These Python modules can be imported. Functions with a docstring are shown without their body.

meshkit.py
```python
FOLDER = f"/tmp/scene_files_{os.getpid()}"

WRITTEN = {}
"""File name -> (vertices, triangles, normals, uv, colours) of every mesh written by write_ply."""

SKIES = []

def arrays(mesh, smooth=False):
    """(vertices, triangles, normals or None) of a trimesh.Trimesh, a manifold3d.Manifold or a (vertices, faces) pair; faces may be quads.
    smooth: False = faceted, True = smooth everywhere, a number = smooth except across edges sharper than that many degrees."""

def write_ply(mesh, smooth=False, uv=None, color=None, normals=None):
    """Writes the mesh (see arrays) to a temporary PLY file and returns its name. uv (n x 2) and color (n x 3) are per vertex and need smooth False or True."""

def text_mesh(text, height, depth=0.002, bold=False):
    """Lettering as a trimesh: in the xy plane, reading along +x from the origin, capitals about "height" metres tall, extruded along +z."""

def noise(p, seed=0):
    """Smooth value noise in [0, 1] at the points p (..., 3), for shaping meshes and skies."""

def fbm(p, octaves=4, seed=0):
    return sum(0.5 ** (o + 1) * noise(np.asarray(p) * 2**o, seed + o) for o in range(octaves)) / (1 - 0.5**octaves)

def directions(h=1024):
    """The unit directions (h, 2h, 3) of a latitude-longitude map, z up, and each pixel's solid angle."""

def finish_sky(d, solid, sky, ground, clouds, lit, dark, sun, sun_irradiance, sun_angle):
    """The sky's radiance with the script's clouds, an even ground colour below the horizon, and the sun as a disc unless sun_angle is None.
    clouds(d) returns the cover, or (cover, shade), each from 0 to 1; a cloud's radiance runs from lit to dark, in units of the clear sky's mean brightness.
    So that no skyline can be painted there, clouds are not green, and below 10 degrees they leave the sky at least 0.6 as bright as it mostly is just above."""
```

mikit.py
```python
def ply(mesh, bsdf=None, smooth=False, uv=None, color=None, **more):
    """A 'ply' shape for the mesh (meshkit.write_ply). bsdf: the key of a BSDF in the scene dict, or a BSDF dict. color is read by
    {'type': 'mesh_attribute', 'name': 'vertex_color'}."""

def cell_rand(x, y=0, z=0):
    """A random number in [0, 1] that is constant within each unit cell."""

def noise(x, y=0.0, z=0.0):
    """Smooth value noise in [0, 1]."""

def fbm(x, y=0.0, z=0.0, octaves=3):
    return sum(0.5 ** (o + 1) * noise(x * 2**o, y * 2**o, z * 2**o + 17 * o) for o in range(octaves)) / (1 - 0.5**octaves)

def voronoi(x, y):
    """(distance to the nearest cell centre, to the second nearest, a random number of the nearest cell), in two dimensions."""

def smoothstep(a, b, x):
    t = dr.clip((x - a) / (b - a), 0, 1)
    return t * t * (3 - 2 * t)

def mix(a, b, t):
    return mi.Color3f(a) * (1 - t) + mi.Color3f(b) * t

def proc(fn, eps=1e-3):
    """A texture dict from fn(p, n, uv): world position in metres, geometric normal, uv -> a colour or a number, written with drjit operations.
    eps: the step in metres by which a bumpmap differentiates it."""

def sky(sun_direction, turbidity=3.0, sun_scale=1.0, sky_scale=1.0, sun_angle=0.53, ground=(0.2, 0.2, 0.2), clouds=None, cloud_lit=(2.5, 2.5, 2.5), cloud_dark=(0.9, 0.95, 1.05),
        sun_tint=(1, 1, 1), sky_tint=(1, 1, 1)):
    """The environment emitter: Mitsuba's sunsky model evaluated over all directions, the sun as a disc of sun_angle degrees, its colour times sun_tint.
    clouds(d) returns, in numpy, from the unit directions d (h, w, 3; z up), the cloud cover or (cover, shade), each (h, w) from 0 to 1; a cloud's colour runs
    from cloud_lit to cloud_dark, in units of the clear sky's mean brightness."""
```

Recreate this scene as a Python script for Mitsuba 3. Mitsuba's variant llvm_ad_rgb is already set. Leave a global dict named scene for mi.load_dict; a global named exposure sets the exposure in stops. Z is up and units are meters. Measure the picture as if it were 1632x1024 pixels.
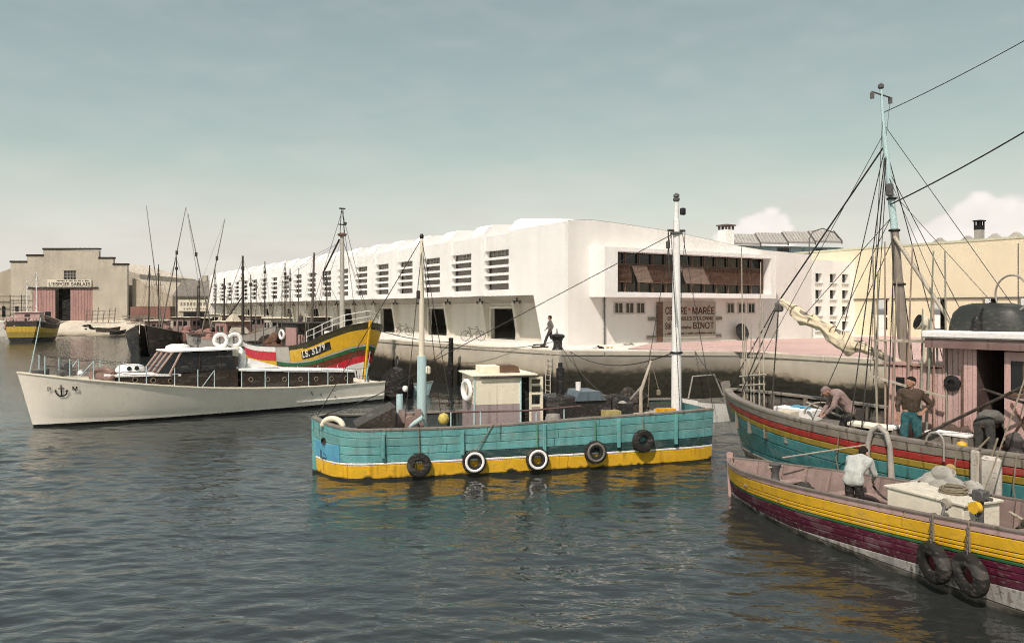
import math, random
import numpy as np, trimesh, manifold3d as m3, drjit as dr, mitsuba as mi
from scipy.spatial import ConvexHull
import mikit, meshkit
from mikit import noise, fbm, smoothstep, mix

# ---------------------------------------------------------------- camera, sky, exposure
exposure = 1.4
T4 = mi.ScalarTransform4f
scene, labels = {}, {}
scene['camera'] = {'type': 'perspective', 'fov': 65.06, 'fov_axis': 'x', 'near_clip': 0.1, 'far_clip': 3000.0,
                   'principal_point_offset_y': 0.0195,
                   'to_world': T4().look_at(origin=[0, 0, 4.7], target=[0, 1, 4.7], up=[0, 0, 1])}
SUN = (-0.247, -0.612, 0.75)


def clouds(d):
    el = np.degrees(np.arcsin(np.clip(d[..., 2], -1, 1)))
    az = np.degrees(np.arctan2(d[..., 0], d[..., 1]))
    q = np.stack([d[..., 0] * 5, d[..., 1] * 5, d[..., 2] * 16], -1)
    n = meshkit.fbm(q, 5, 3)
    n2 = meshkit.fbm(q * [3, 3, 2.5], 4, 11)
    haze = np.clip((10.7 + 7 * (n - 0.5) - el) / 7.5, 0, 1) ** 1.15 * 0.95
    veil = 0.12 + 0.11 * np.clip(meshkit.fbm(q * [4, 4, 3], 5, 17) - 0.35, 0, 1) * 2
    puff = np.zeros_like(el)
    bill = meshkit.fbm(d * 42, 5, 5)
    for a, e, ra, re in ((17.3, 5.4, 1.9, 1.2), (15.9, 4.9, 1.9, 0.9), (30.3, 5.6, 2.2, 1.4), (31.6, 5.2, 2.0, 1.2), (28.4, 4.9, 1.9, 0.9), (-52, 6, 6, 2.2), (58, 6, 6, 2.4), (95, 7, 8, 2.8), (-110, 8, 9, 3), (150, 7, 8, 3)):
        da = (az - a + 180) % 360 - 180
        r = np.hypot(da / ra, np.where(el > e, (el - e) / re, (e - el) / (re * 2.5)))
        puff = np.maximum(puff, np.clip((1.12 - r + 1.1 * (bill - 0.5)) / 0.22, 0, 1))
    cover = 1 - (1 - haze * (0.86 + 0.25 * (n2 - 0.5))) * (1 - veil) * (1 - puff)
    shade = np.clip(0.60 + 0.45 * (n2 - 0.5) - 0.62 * puff * (0.55 + 0.9 * (bill - 0.25)), 0, 1)
    return cover, shade


scene['sky'] = mikit.sky(SUN, turbidity=3.0, clouds=clouds, cloud_lit=(2.95, 2.80, 2.62), cloud_dark=(1.85, 1.71, 1.60),
                         sky_tint=(2.15, 1.70, 1.02), sky_scale=0.95, sun_tint=(1.0, 1.055, 1.25))

# ---------------------------------------------------------------- materials: one palette, one weathering function
PAL, PIDX, TAB = [], {}, {}


def col(r, g, b, wear=0.3):
    k = (r, g, b, wear)
    if k not in PIDX:
        PIDX[k] = len(PAL)
        PAL.append(k)
    return PIDX[k]


def weathered(p, n, uv):
    i = mi.UInt32(uv.x + 0.5) * 4
    c = mi.Color3f(dr.gather(mi.Float, TAB['t'], i), dr.gather(mi.Float, TAB['t'], i + 1), dr.gather(mi.Float, TAB['t'], i + 2))
    wear = dr.gather(mi.Float, TAB['t'], i + 3)
    a = fbm(p.x * 2.3, p.y * 2.3, p.z * 2.3)
    s = noise(p.x * 9 + 3, p.y * 9, p.z * 1.1)
    f = fbm(p.x * 14, p.y * 14, p.z * 22)
    c = c * (1 + wear * (1.0 * (a - 0.5) + 0.55 * (s - 0.5) + 0.5 * (f - 0.5)))
    c = mix(c, mi.Color3f(0.16, 0.14, 0.12), 0.75 * wear * smoothstep(0.60, 0.72, f + 0.35 * (a - 0.5)))
    drip = smoothstep(0.62, 0.80, noise(p.x * 16 + 7, p.y * 16, p.z * 0.55) * (0.55 + 0.6 * a))
    c = mix(c, c * mi.Color3f(0.42, 0.36, 0.30), 0.8 * dr.minimum(1.0, 1.6 * wear) * drip)
    scuff = smoothstep(0.60, 0.70, fbm(p.x * 1.7 + 11, p.y * 1.7, p.z * 5.0))
    c = mix(c, c * 0.72 + mi.Color3f(0.13, 0.125, 0.115), 0.7 * wear * scuff)
    edge = uv.y + 0.30 * (a - 0.5) * (1 + 2.5 * uv.y * 0.4) + 0.14 * (s - 0.5)
    wet = smoothstep(edge + 0.07, edge - 0.05, p.z)
    return mix(c, mi.Color3f(0.022, 0.024, 0.017) * (0.6 + 0.9 * f), wet * dr.select(uv.y > 0.001, 1.0, 0.0))


def plaster(p, n, uv):
    i = mi.UInt32(uv.x + 0.5) * 4
    c = mi.Color3f(dr.gather(mi.Float, TAB['t'], i), dr.gather(mi.Float, TAB['t'], i + 1), dr.gather(mi.Float, TAB['t'], i + 2))
    wear = dr.gather(mi.Float, TAB['t'], i + 3)
    a = fbm(p.x * 0.35, p.y * 0.35, p.z * 0.35)
    s = noise(p.x * 2.2, p.y * 2.2, p.z * 0.22)
    f = fbm(p.x * 5, p.y * 5, p.z * 7)
    c = c * (1 + wear * (0.9 * (a - 0.5) + 0.5 * (s - 0.5) + 0.4 * (f - 0.5)))
    edge = uv.y + 0.9 * (a - 0.5) + 0.35 * (f - 0.5)
    wet = smoothstep(edge + 0.30, edge - 0.12, p.z)
    c = mix(c, c * mi.Color3f(0.62, 0.58, 0.52), dr.select(uv.y > 0.001, 1.0, 0.0) * smoothstep(edge + 0.9, edge, p.z))
    return mix(c, mi.Color3f(0.024, 0.023, 0.017) * (0.5 + f), wet * dr.select(uv.y > 0.001, 1.0, 0.0))


def two(d):
    return {'type': 'twosided', 'b': d}


scene['paint'] = two({'type': 'principled', 'base_color': mikit.proc(weathered), 'roughness': 0.48, 'specular': 0.4})
scene['matte'] = two({'type': 'principled', 'base_color': mikit.proc(weathered), 'roughness': 0.9, 'specular': 0.15})
scene['plaster'] = two({'type': 'principled', 'base_color': mikit.proc(plaster), 'roughness': 0.85, 'specular': 0.2})
scene['glass_dark'] = two({'type': 'principled', 'base_color': {'type': 'rgb', 'value': [0.012, 0.014, 0.015]}, 'roughness': 0.06, 'specular': 0.5})


def ripple(p, n, uv):
    q = fbm(p.x * 3.1 + p.y * 0.7, p.y * 7.0, 0.0, 3) + 0.5 * noise(p.x * 14, p.y * 24, 3.0)
    far = noise(p.x * 0.9, p.y * 2.2, 1.0)
    return 0.007 * q + 0.006 * far


def seawater(p, n, uv):
    a = fbm(p.x * 0.10, p.y * 0.16, 2.0)
    return mix(mi.Color3f(0.015, 0.018, 0.018), mi.Color3f(0.025, 0.029, 0.028), a)


scene['sea'] = {'type': 'bumpmap', 'scale': 1.0, 'tex': mikit.proc(ripple, 0.01),
                'b': {'type': 'principled', 'base_color': mikit.proc(seawater), 'roughness': 0.04, 'specular': 0.9}}

# colours
WHITE = col(0.83, 0.825, 0.81, 0.20)
CREAM = col(0.76, 0.70, 0.56, 0.18)
BOATWHITE = col(0.86, 0.80, 0.70, 0.12)
TURQ = col(0.13, 0.36, 0.365, 0.65)
BLUE = col(0.10, 0.34, 0.50, 0.35)
PALEBLUE = col(0.44, 0.60, 0.62, 0.12)
YELLOW = col(0.72, 0.42, 0.025, 0.35)
OLIVE = col(0.30, 0.22, 0.035, 0.5)
RED = col(0.34, 0.035, 0.03, 0.4)
BRIGHTRED = col(0.60, 0.03, 0.05, 0.3)
GREEN = col(0.03, 0.13, 0.05, 0.4)
PURPLE = col(0.10, 0.012, 0.035, 0.6)
PINK = col(0.54, 0.36, 0.335, 0.35)
PINKWOOD = col(0.27, 0.20, 0.185, 0.6)
GREYWOOD = col(0.21, 0.19, 0.165, 0.6)
PALEWOOD = col(0.42, 0.38, 0.31, 0.5)
DARKWOOD = col(0.045, 0.037, 0.030, 0.5)
BLACK = col(0.016, 0.016, 0.017, 0.4)
DARK = col(0.03, 0.03, 0.03, 0.5)
TYRE = col(0.028, 0.027, 0.026, 0.5)
BROWN = col(0.13, 0.075, 0.05, 0.45)
SLAT = col(0.20, 0.125, 0.10, 0.3)
ROPE = col(0.22, 0.19, 0.14, 0.4)
WIRE = col(0.05, 0.048, 0.045, 0.2)
STEEL = col(0.10, 0.10, 0.10, 0.5)
GREY = col(0.36, 0.34, 0.31, 0.35)
NET = col(0.30, 0.17, 0.15, 0.5)
SAIL = col(0.68, 0.60, 0.44, 0.25)
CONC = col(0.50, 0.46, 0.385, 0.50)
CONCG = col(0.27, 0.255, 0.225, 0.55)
APRON = col(0.50, 0.48, 0.44, 0.4)
PINKPAVE = col(0.37, 0.27, 0.25, 0.35)
YWALL = col(0.74, 0.665, 0.50, 0.12)
BRICK = col(0.44, 0.40, 0.335, 0.35)
SKIN = col(0.36, 0.21, 0.15, 0.1)
HAIR = col(0.018, 0.014, 0.012, 0.1)

# ---------------------------------------------------------------- mesh helpers: a mesh is (vertices, triangles)


def cat(ms):
    V, F, n = [], [], 0
    for v, f in ms:
        V.append(np.asarray(v, float)); F.append(np.asarray(f, int) + n); n += len(v)
    return np.vstack(V), np.vstack(F)


def hull(pts):
    h = ConvexHull(np.asarray(pts, float))
    ids = np.unique(h.simplices)
    re = -np.ones(len(pts), int); re[ids] = np.arange(len(ids))
    v, f = np.asarray(pts, float)[ids], re[h.simplices]
    c = v.mean(0)
    nrm = np.cross(v[f[:, 1]] - v[f[:, 0]], v[f[:, 2]] - v[f[:, 0]])
    flip = ((v[f[:, 0]] - c) * nrm).sum(1) < 0
    f[flip] = f[flip][:, ::-1]
    return v, f


def box(x0, x1, y0, y1, z0, z1, ch=0.0):
    if ch <= 0:
        v = np.array([[x, y, z] for x in (x0, x1) for y in (y0, y1) for z in (z0, z1)], float)
        f = np.array([[0, 1, 3], [0, 3, 2], [4, 6, 7], [4, 7, 5], [0, 4, 5], [0, 5, 1], [2, 3, 7], [2, 7, 6], [0, 2, 6], [0, 6, 4], [1, 5, 7], [1, 7, 3]])
        return v, f
    pts = []
    for sx, x in ((1, x0), (-1, x1)):
        for sy, y in ((1, y0), (-1, y1)):
            for sz, z in ((1, z0), (-1, z1)):
                pts += [[x, y + sy * ch, z + sz * ch], [x + sx * ch, y, z + sz * ch], [x + sx * ch, y + sy * ch, z]]
    return hull(pts)


def basis(d):
    d = np.asarray(d, float); d = d / np.linalg.norm(d)
    a = np.cross(d, [0, 0, 1.0]) if abs(d[2]) < 0.95 else np.cross(d, [1.0, 0, 0])
    a /= np.linalg.norm(a)
    return a, np.cross(a, d), d


def tube(pts, r, n=6, closed=False):
    P = np.asarray(pts, float); m = len(P)
    R = np.broadcast_to(np.asarray(r, float), m)
    if closed:
        tg = np.roll(P, -1, 0) - np.roll(P, 1, 0)
    else:
        tg = np.gradient(P, axis=0)
    a, _, _ = basis(tg[0]); V = []
    for i in range(m):
        d = tg[i] / (np.linalg.norm(tg[i]) + 1e-12)
        a = a - d * (a @ d); a /= np.linalg.norm(a) + 1e-12
        b = np.cross(d, a)
        t = np.arange(n) * 2 * np.pi / n
        V.append(P[i] + R[i] * (np.cos(t)[:, None] * a + np.sin(t)[:, None] * b))
    V = np.vstack(V); F = []
    for i in range(m if closed else m - 1):
        j = (i + 1) % m
        for k in range(n):
            q = (k + 1) % n
            F += [[i * n + k, i * n + q, j * n + q], [i * n + k, j * n + q, j * n + k]]
    if not closed:
        V = np.vstack([V, P[0], P[-1]]); c0, c1 = len(V) - 2, len(V) - 1
        for k in range(n):
            q = (k + 1) % n
            F += [[c0, q, k], [c1, (m - 1) * n + k, (m - 1) * n + q]]
    return V, np.array(F)


def rod(p, q, r, r2=None, n=6):
    return tube([p, q], [r, r if r2 is None else r2], n)


def beam(p, q, w, h):
    p, q = np.asarray(p, float), np.asarray(q, float)
    a, b, _ = basis(q - p)
    return hull([e + sa * a * w / 2 + sb * b * h / 2 for e in (p, q) for sa in (-1, 1) for sb in (-1, 1)])


def sag(p, q, s, n=14):
    p, q = np.asarray(p, float), np.asarray(q, float)
    t = np.linspace(0, 1, n)[:, None]
    w = p + (q - p) * t
    w[:, 2] -= (4 * s * t * (1 - t))[:, 0]
    return w


def ring(c, R, r, normal, n=28, m=10, sy=1.0):
    a, b, d = basis(normal)
    t = np.arange(n) * 2 * np.pi / n
    return tube([np.asarray(c) + R * (math.cos(x) * a + sy * math.sin(x) * b) for x in t], r, m, closed=True)


def lathe(prof, c, n=20, axis=(0, 0, 1)):
    a, b, d = basis(axis)
    V = []
    for r, z in prof:
        for k in range(n):
            t = 2 * math.pi * k / n
            V.append(np.asarray(c) + d * z + r * (math.cos(t) * a + math.sin(t) * b))
    F = []
    for i in range(len(prof) - 1):
        for k in range(n):
            q = (k + 1) % n
            F += [[i * n + k, i * n + q, (i + 1) * n + q], [i * n + k, (i + 1) * n + q, (i + 1) * n + k]]
    V.append(np.asarray(c) + d * prof[0][1]); V.append(np.asarray(c) + d * prof[-1][1])
    for k in range(n):
        q = (k + 1) % n
        F += [[len(V) - 2, q, k], [len(V) - 1, (len(prof) - 1) * n + k, (len(prof) - 1) * n + q]]
    return np.array(V, float), np.array(F)


def prism(poly, a0, a1, axes='xyz'):
    """Extrudes the polygon (in the first two axes named) from a0 to a1 along the third."""
    from shapely.geometry import Polygon
    m = trimesh.creation.extrude_polygon(Polygon(poly), 1.0, engine='earcut')
    v = np.array(m.vertices); v[:, 2] = a0 + v[:, 2] * (a1 - a0)
    out = np.zeros_like(v)
    for i, ax in enumerate(axes):
        out[:, 'xyz'.index(ax)] = v[:, i]
    return out, np.array(m.faces)


def sheet(top):
    """A grid (nu x nv x 3) as one sheet of triangles."""
    g = np.asarray(top, float); nu, nv = g.shape[:2]
    i = np.arange(nu * nv).reshape(nu, nv)
    a, b, c, d = i[:-1, :-1].ravel(), i[1:, :-1].ravel(), i[1:, 1:].ravel(), i[:-1, 1:].ravel()
    return g.reshape(-1, 3), np.vstack([np.stack([a, b, c], 1), np.stack([a, c, d], 1)])


class Fr:
    """A frame on the water or ground: x along h, y to its left, z up."""
    def __init__(s, o, h, z=0.0):
        s.h = np.array([h[0], h[1], 0.0]); s.h /= np.linalg.norm(s.h)
        s.n = np.array([-s.h[1], s.h[0], 0.0])
        s.o = np.array([o[0], o[1], z], float)

    def p(s, x, y, z):
        return s.o + x * s.h + y * s.n + np.array([0, 0, z])

    def m(s, mesh):
        v = np.asarray(mesh[0], float)
        return s.o + v[:, :1] * s.h + v[:, 1:2] * s.n + v[:, 2:] * np.array([0, 0, 1.0]), mesh[1]


W = Fr((0, 0), (1, 0))


def numbered(k):
    if k not in scene and k not in labels and k not in USED:
        USED.add(k); return k
    i = COUNT.get(k, 0) + 1
    while f'{k}_{i:03d}' in USED:
        i += 1
    COUNT[k] = i
    USED.add(f'{k}_{i:03d}'); return f'{k}_{i:03d}'


USED, COUNT = set(), {}


def thing(name, label, cat_, group=None, kind=None):
    k = numbered(name)
    labels[k] = {'label': label, 'category': cat_}
    if group: labels[k]['group'] = group
    if kind: labels[k]['kind'] = kind
    return k


def put(key, mesh, c, b='paint', sm=None, dirt=0.0):
    v, f = np.asarray(mesh[0], float), np.asarray(mesh[1], int)
    if sm:
        t = trimesh.Trimesh(v, f, process=False)
        t.merge_vertices(digits_vertex=6)
        if sm is not True:
            t = trimesh.graph.smooth_shade(t, angle=math.radians(sm), facet_minarea=None)
        v, f = np.array(t.vertices), np.array(t.faces)
    uv = np.tile([float(c), float(dirt)], (len(v), 1))
    scene[key] = mikit.ply((v, f), b, smooth=bool(sm), uv=uv)
    return key


def part(t, name, mesh, c, b='paint', sm=None, dirt=0.0, fr=None, label=None, kind=None):
    k = numbered(f'{t}__{name}')
    if label or kind:
        labels[k] = {}
        if label: labels[k]['label'] = label
        if kind: labels[k]['kind'] = kind
    return put(k, fr.m(mesh) if fr else mesh, c, b, sm, dirt)


def single(name, label, cat_, mesh, c, b='paint', sm=None, dirt=0.0, group=None, kind=None):
    k = thing(name, label, cat_, group, kind)
    return put(k, mesh, c, b, sm, dirt)


def struct(name, mesh, c, b='plaster', sm=None, dirt=0.0):
    k = numbered(name); labels[k] = {'kind': 'structure'}
    return put(k, mesh, c, b, sm, dirt)


def text(s, h, o, right, up, depth=0.01, bold=True, width=None):
    """Lettering whose left foot stands at o, reading along right."""
    m = meshkit.text_mesh(s, h, depth, bold)
    v = np.array(m.vertices)
    if width: v[:, 0] *= width / max(v[:, 0].max(), 1e-6)
    r, u = np.asarray(right, float), np.asarray(up, float)
    r, u = r / np.linalg.norm(r), u / np.linalg.norm(u)
    n = np.cross(r, u)
    return np.asarray(o) + v[:, :1] * r + v[:, 1:2] * u + v[:, 2:] * n, np.array(m.faces)

# ---------------------------------------------------------------- water
def graded(lo, hi, step, far_lo, far_hi, g=1.06):
    c = list(np.arange(lo, hi + step, step)); s = step
    while c[-1] < far_hi: s = min(s * g, 12); c.append(c[-1] + s)
    s = step
    while c[0] > far_lo: s = min(s * g, 12); c.insert(0, c[0] - s)
    return np.array(c)


def make_water():
    x = graded(-17, 12, 0.062, -420, 320, 1.03)
    y1 = np.arange(9.5, 17, 0.045); y2 = graded(17, 28, 0.085, 16.99, 165, 1.025)
    y = np.concatenate([graded(9.3, 9.4, 0.045, -60, 9.4, 1.08)[:-1], y1, y2[y2 > 16.999]]); y = np.unique(np.round(y, 4))
    X, Y = np.meshgrid(x, y, indexing='ij')
    def N(sx, sy, ang, seed, o=2):
        c, s = math.cos(ang), math.sin(ang)
        q = np.stack([(c * X + s * Y) * sx, (-s * X + c * Y) * sy, 0 * X], -1)
        return meshkit.fbm(q, o, seed) - 0.5
    wx = 0.5 * N(0.5, 0.5, 0, 90)
    h = 0.075 * N(0.40, 0.95, -0.22, 1, 2) + 0.075 * N(1.2, 2.6, 0.12, 5, 2) + 0.046 * N(2.4, 5.2, -0.10, 31, 2)
    cr = N(0.8, 2.0, -0.35, 9, 2)
    h += 0.030 * (1 - 2.6 * np.abs(cr)) * (0.3 + N(0.12, 0.2, 0, 21, 2) + 0.5)
    patch = np.clip(0.78 + 1.5 * N(0.055, 0.11, 0.2, 61, 3), 0.30, 1.25)
    h *= patch
    d = np.hypot(X, Y)
    h *= np.clip(1.25 - d / 130, 0.15, 1)
    return sheet(np.stack([X, Y, h - 0.02], -1))


labels['water'] = {'kind': 'structure'}
USED.add('water')
wm = make_water()
scene['water'] = mikit.ply(wm, 'sea', smooth=True)

# ---------------------------------------------------------------- quays
QZ = 2.5
EDGE = [(60, 12.0), (24.0, 27.6), (17.4, 33.4), (11.8, 41.4), (2.54, 42.2), (-7.6, 55.6), (-46.0, 122.0), (-52.0, 139.0), (-61.0, 139.5)]
quay_poly = EDGE + [(-61.5, 152), (-84.0, 152), (-84.5, 139.5), (-200, 141), (-400, 300), (400, 300), (300, 12)]
struct('quay', prism(quay_poly, -1.5, QZ - 0.03), APRON, 'plaster')


def wall_segment(t, b, a, c, dirt):
    a, b = np.array(a), np.array(b); L = np.hypot(*(b - a)); f = Fr(a, b - a)
    n = max(2, int(L / 0.7)); xs = np.linspace(0, L, n)
    zs = np.array([-1.5, -0.2, 0.3, 0.7, 1.1, 1.5, 1.9, 2.2, 2.28])
    g = np.zeros((n, len(zs), 3))
    for i, x in enumerate(xs):
        for j, z in enumerate(zs):
            w = f.p(x, 0, z)
            g[i, j] = f.p(x, 0.03 + 0.09 * (meshkit.fbm(w * [0.9, 0.9, 2.2], 3, 4) - 0.5) + (0.12 if z < 1.2 else 0.0), z)
    part(t, 'wall_face', sheet(g), c, 'plaster', True, dirt, label=None)
    k = max(1, round(L / 2.4)); rr = random.Random(int(L * 100))
    for i in range(k):
        x0, x1 = L * i / k + 0.012, L * (i + 1) / k - 0.012
        dz = rr.uniform(-0.012, 0.012)
        m = box(x0, x1, -0.72, 0.10 + rr.uniform(-0.02, 0.02), 2.26, QZ + 0.015 + dz, 0.03)
        part(t, 'coping_stone', m, c if c != CONCG else col(0.40, 0.37, 0.32, 0.4), 'plaster', None, 0.0, f)


# walls face the left of the walking direction, so segments run from right to left
qt = thing('quay_wall', 'long quay wall with dark weed below and pale coping, running back under the white hall', 'quay wall')
wall_segment(qt, EDGE[5], EDGE[4], CONC, 1.15)
q2 = thing('quay_wall', 'grey stained quay wall behind the turquoise boat, black with weed below the tide line', 'quay wall')
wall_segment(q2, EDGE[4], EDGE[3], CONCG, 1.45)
q3 = thing('quay_wall', 'sunlit cream quay wall behind the bow of the striped trawler', 'quay wall')
wall_segment(q3, EDGE[3], EDGE[2], CONC, 1.30)
wall_segment(q3, EDGE[2], EDGE[1], CONC, 1.30)
q4 = thing('quay_wall', 'distant quay wall behind the moored boats, leading to the workshops', 'quay wall')
for a, b in ((7, 6), (8, 7)): wall_segment(q4, EDGE[a], EDGE[b], CONC, 1.2)
a, b = np.array(EDGE[6]), np.array(EDGE[5]); f_ = Fr(a, b - a); L_ = float(np.hypot(*(b - a)))
wall_segment(qt, EDGE[6], EDGE[5], CONC, 1.15)
# paved strip on the right part of the quay and the ramp in the far corner
struct('pink_pavement', prism([(6.4, 44.3), (10.9, 41.95), (17.8, 34.2), (30, 26), (45, 33), (30, 64), (22.6, 60.2), (9, 51.6)], QZ - 0.02, QZ + 0.022), PINKPAVE, 'plaster')
g = np.zeros((24, 12, 3))
for i in range(24):
    for j in range(12):
        x, y = -84.2 + i, 138.2 + j * 1.26
        z = -0.35 + (j / 11) * 2.85
        g[i, j] = (x, y, z + 0.12 * (meshkit.fbm(np.array([x * .8, y * .8, 0]), 3, 8) - .5))
struct('slipway_ramp', sheet(g), CONC, 'plaster', True, 0.12)

# ---------------------------------------------------------------- the white fish market hall
HO = (3.4, 48.6)
HF = Fr(HO, (-.528, .849))     # x along the long front, y out of it
HE = Fr(HO, (.849, .528))      # x along the end wall, y into the building
hall = thing('market_hall', 'long white concrete fish hall with louvred bays, ribbed roof and overhanging upper floor', 'building')
LEN, PITCH, P0 = 104.0, 5.07, 6.85
PW = 3.2                                     # width of a louvred panel; ribs between


def roofz(d):    # gable profile, d into the building
    return float(np.interp(d, [0, 2.3, 5, 8, 11, 14.5, 17, 20, 22.6], [10.15, 10.2, 10.05, 9.86, 9.55, 9.15, 8.95, 8.88, 8.8]))


ds = [0.0, 0.15, 0.5, 1.0] + list(np.linspace(2, 22.6, 16))
def profile(lift, drop0):
    out = []
    for d in ds:
        z = roofz(d) + lift * max(0, 1 - d / 22.6) - drop0 * max(0, 1 - d / 1.0) ** 2
        out.append((-d, z))
    return out


# solid end block: loft between two roof profiles (first bay rises slightly from the gable)
pa, pb = profile(0, 0.10), profile(0.75, 0.9)
NS = 7
top = np.zeros((NS, len(ds), 3))
for i in range(NS):
    t = i / (NS - 1)
    for j, d in enumerate(ds):
        top[i, j] = (P0 * t, pa[j][0], pa[j][1] * (1 - t) + pb[j][1] * t if True else 0)
part(hall, 'roof_shell', sheet(top), WHITE, 'plaster', 40, 0, HF)
poly = [(0, 5.6), (0, 10.04)] + [(P0 * i / (NS - 1), top[i, 0, 2]) for i in range(1, NS)] + [(P0, 5.6)]
part(hall, 'facade_wall', prism(poly, -0.4, 0.0, 'xzy'), WHITE, 'plaster', None, 0, HF)
part(hall, 'corner_pier', prism([(0, QZ - .1), (2.75, QZ - .1), (3.83, 5.597), (0, 5.597)], -22.4, -0.001, 'xzy'), WHITE, 'plaster', None, 0, HF)
gab = [(0.0, QZ - .1)] + [(-p[0], p[1] - 0.02) for p in pa] + [(22.6, QZ - .1)]
part(hall, 'end_wall', prism(gab, -0.004, 0.35, 'xzy'), col(0.77, 0.75, 0.72, 0.18), 'plaster', None, 0, HE)
part(hall, 'side_wall', box(-0.001 + 22.25, 22.62, .36, LEN, QZ - .1, 8.75), WHITE, 'plaster', None, 0, HE)
part(hall, 'back_wall', box(0.0, 22.2, LEN, LEN + .3, QZ - .1, 9.6), WHITE, 'plaster', None, 0, HE)
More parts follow.
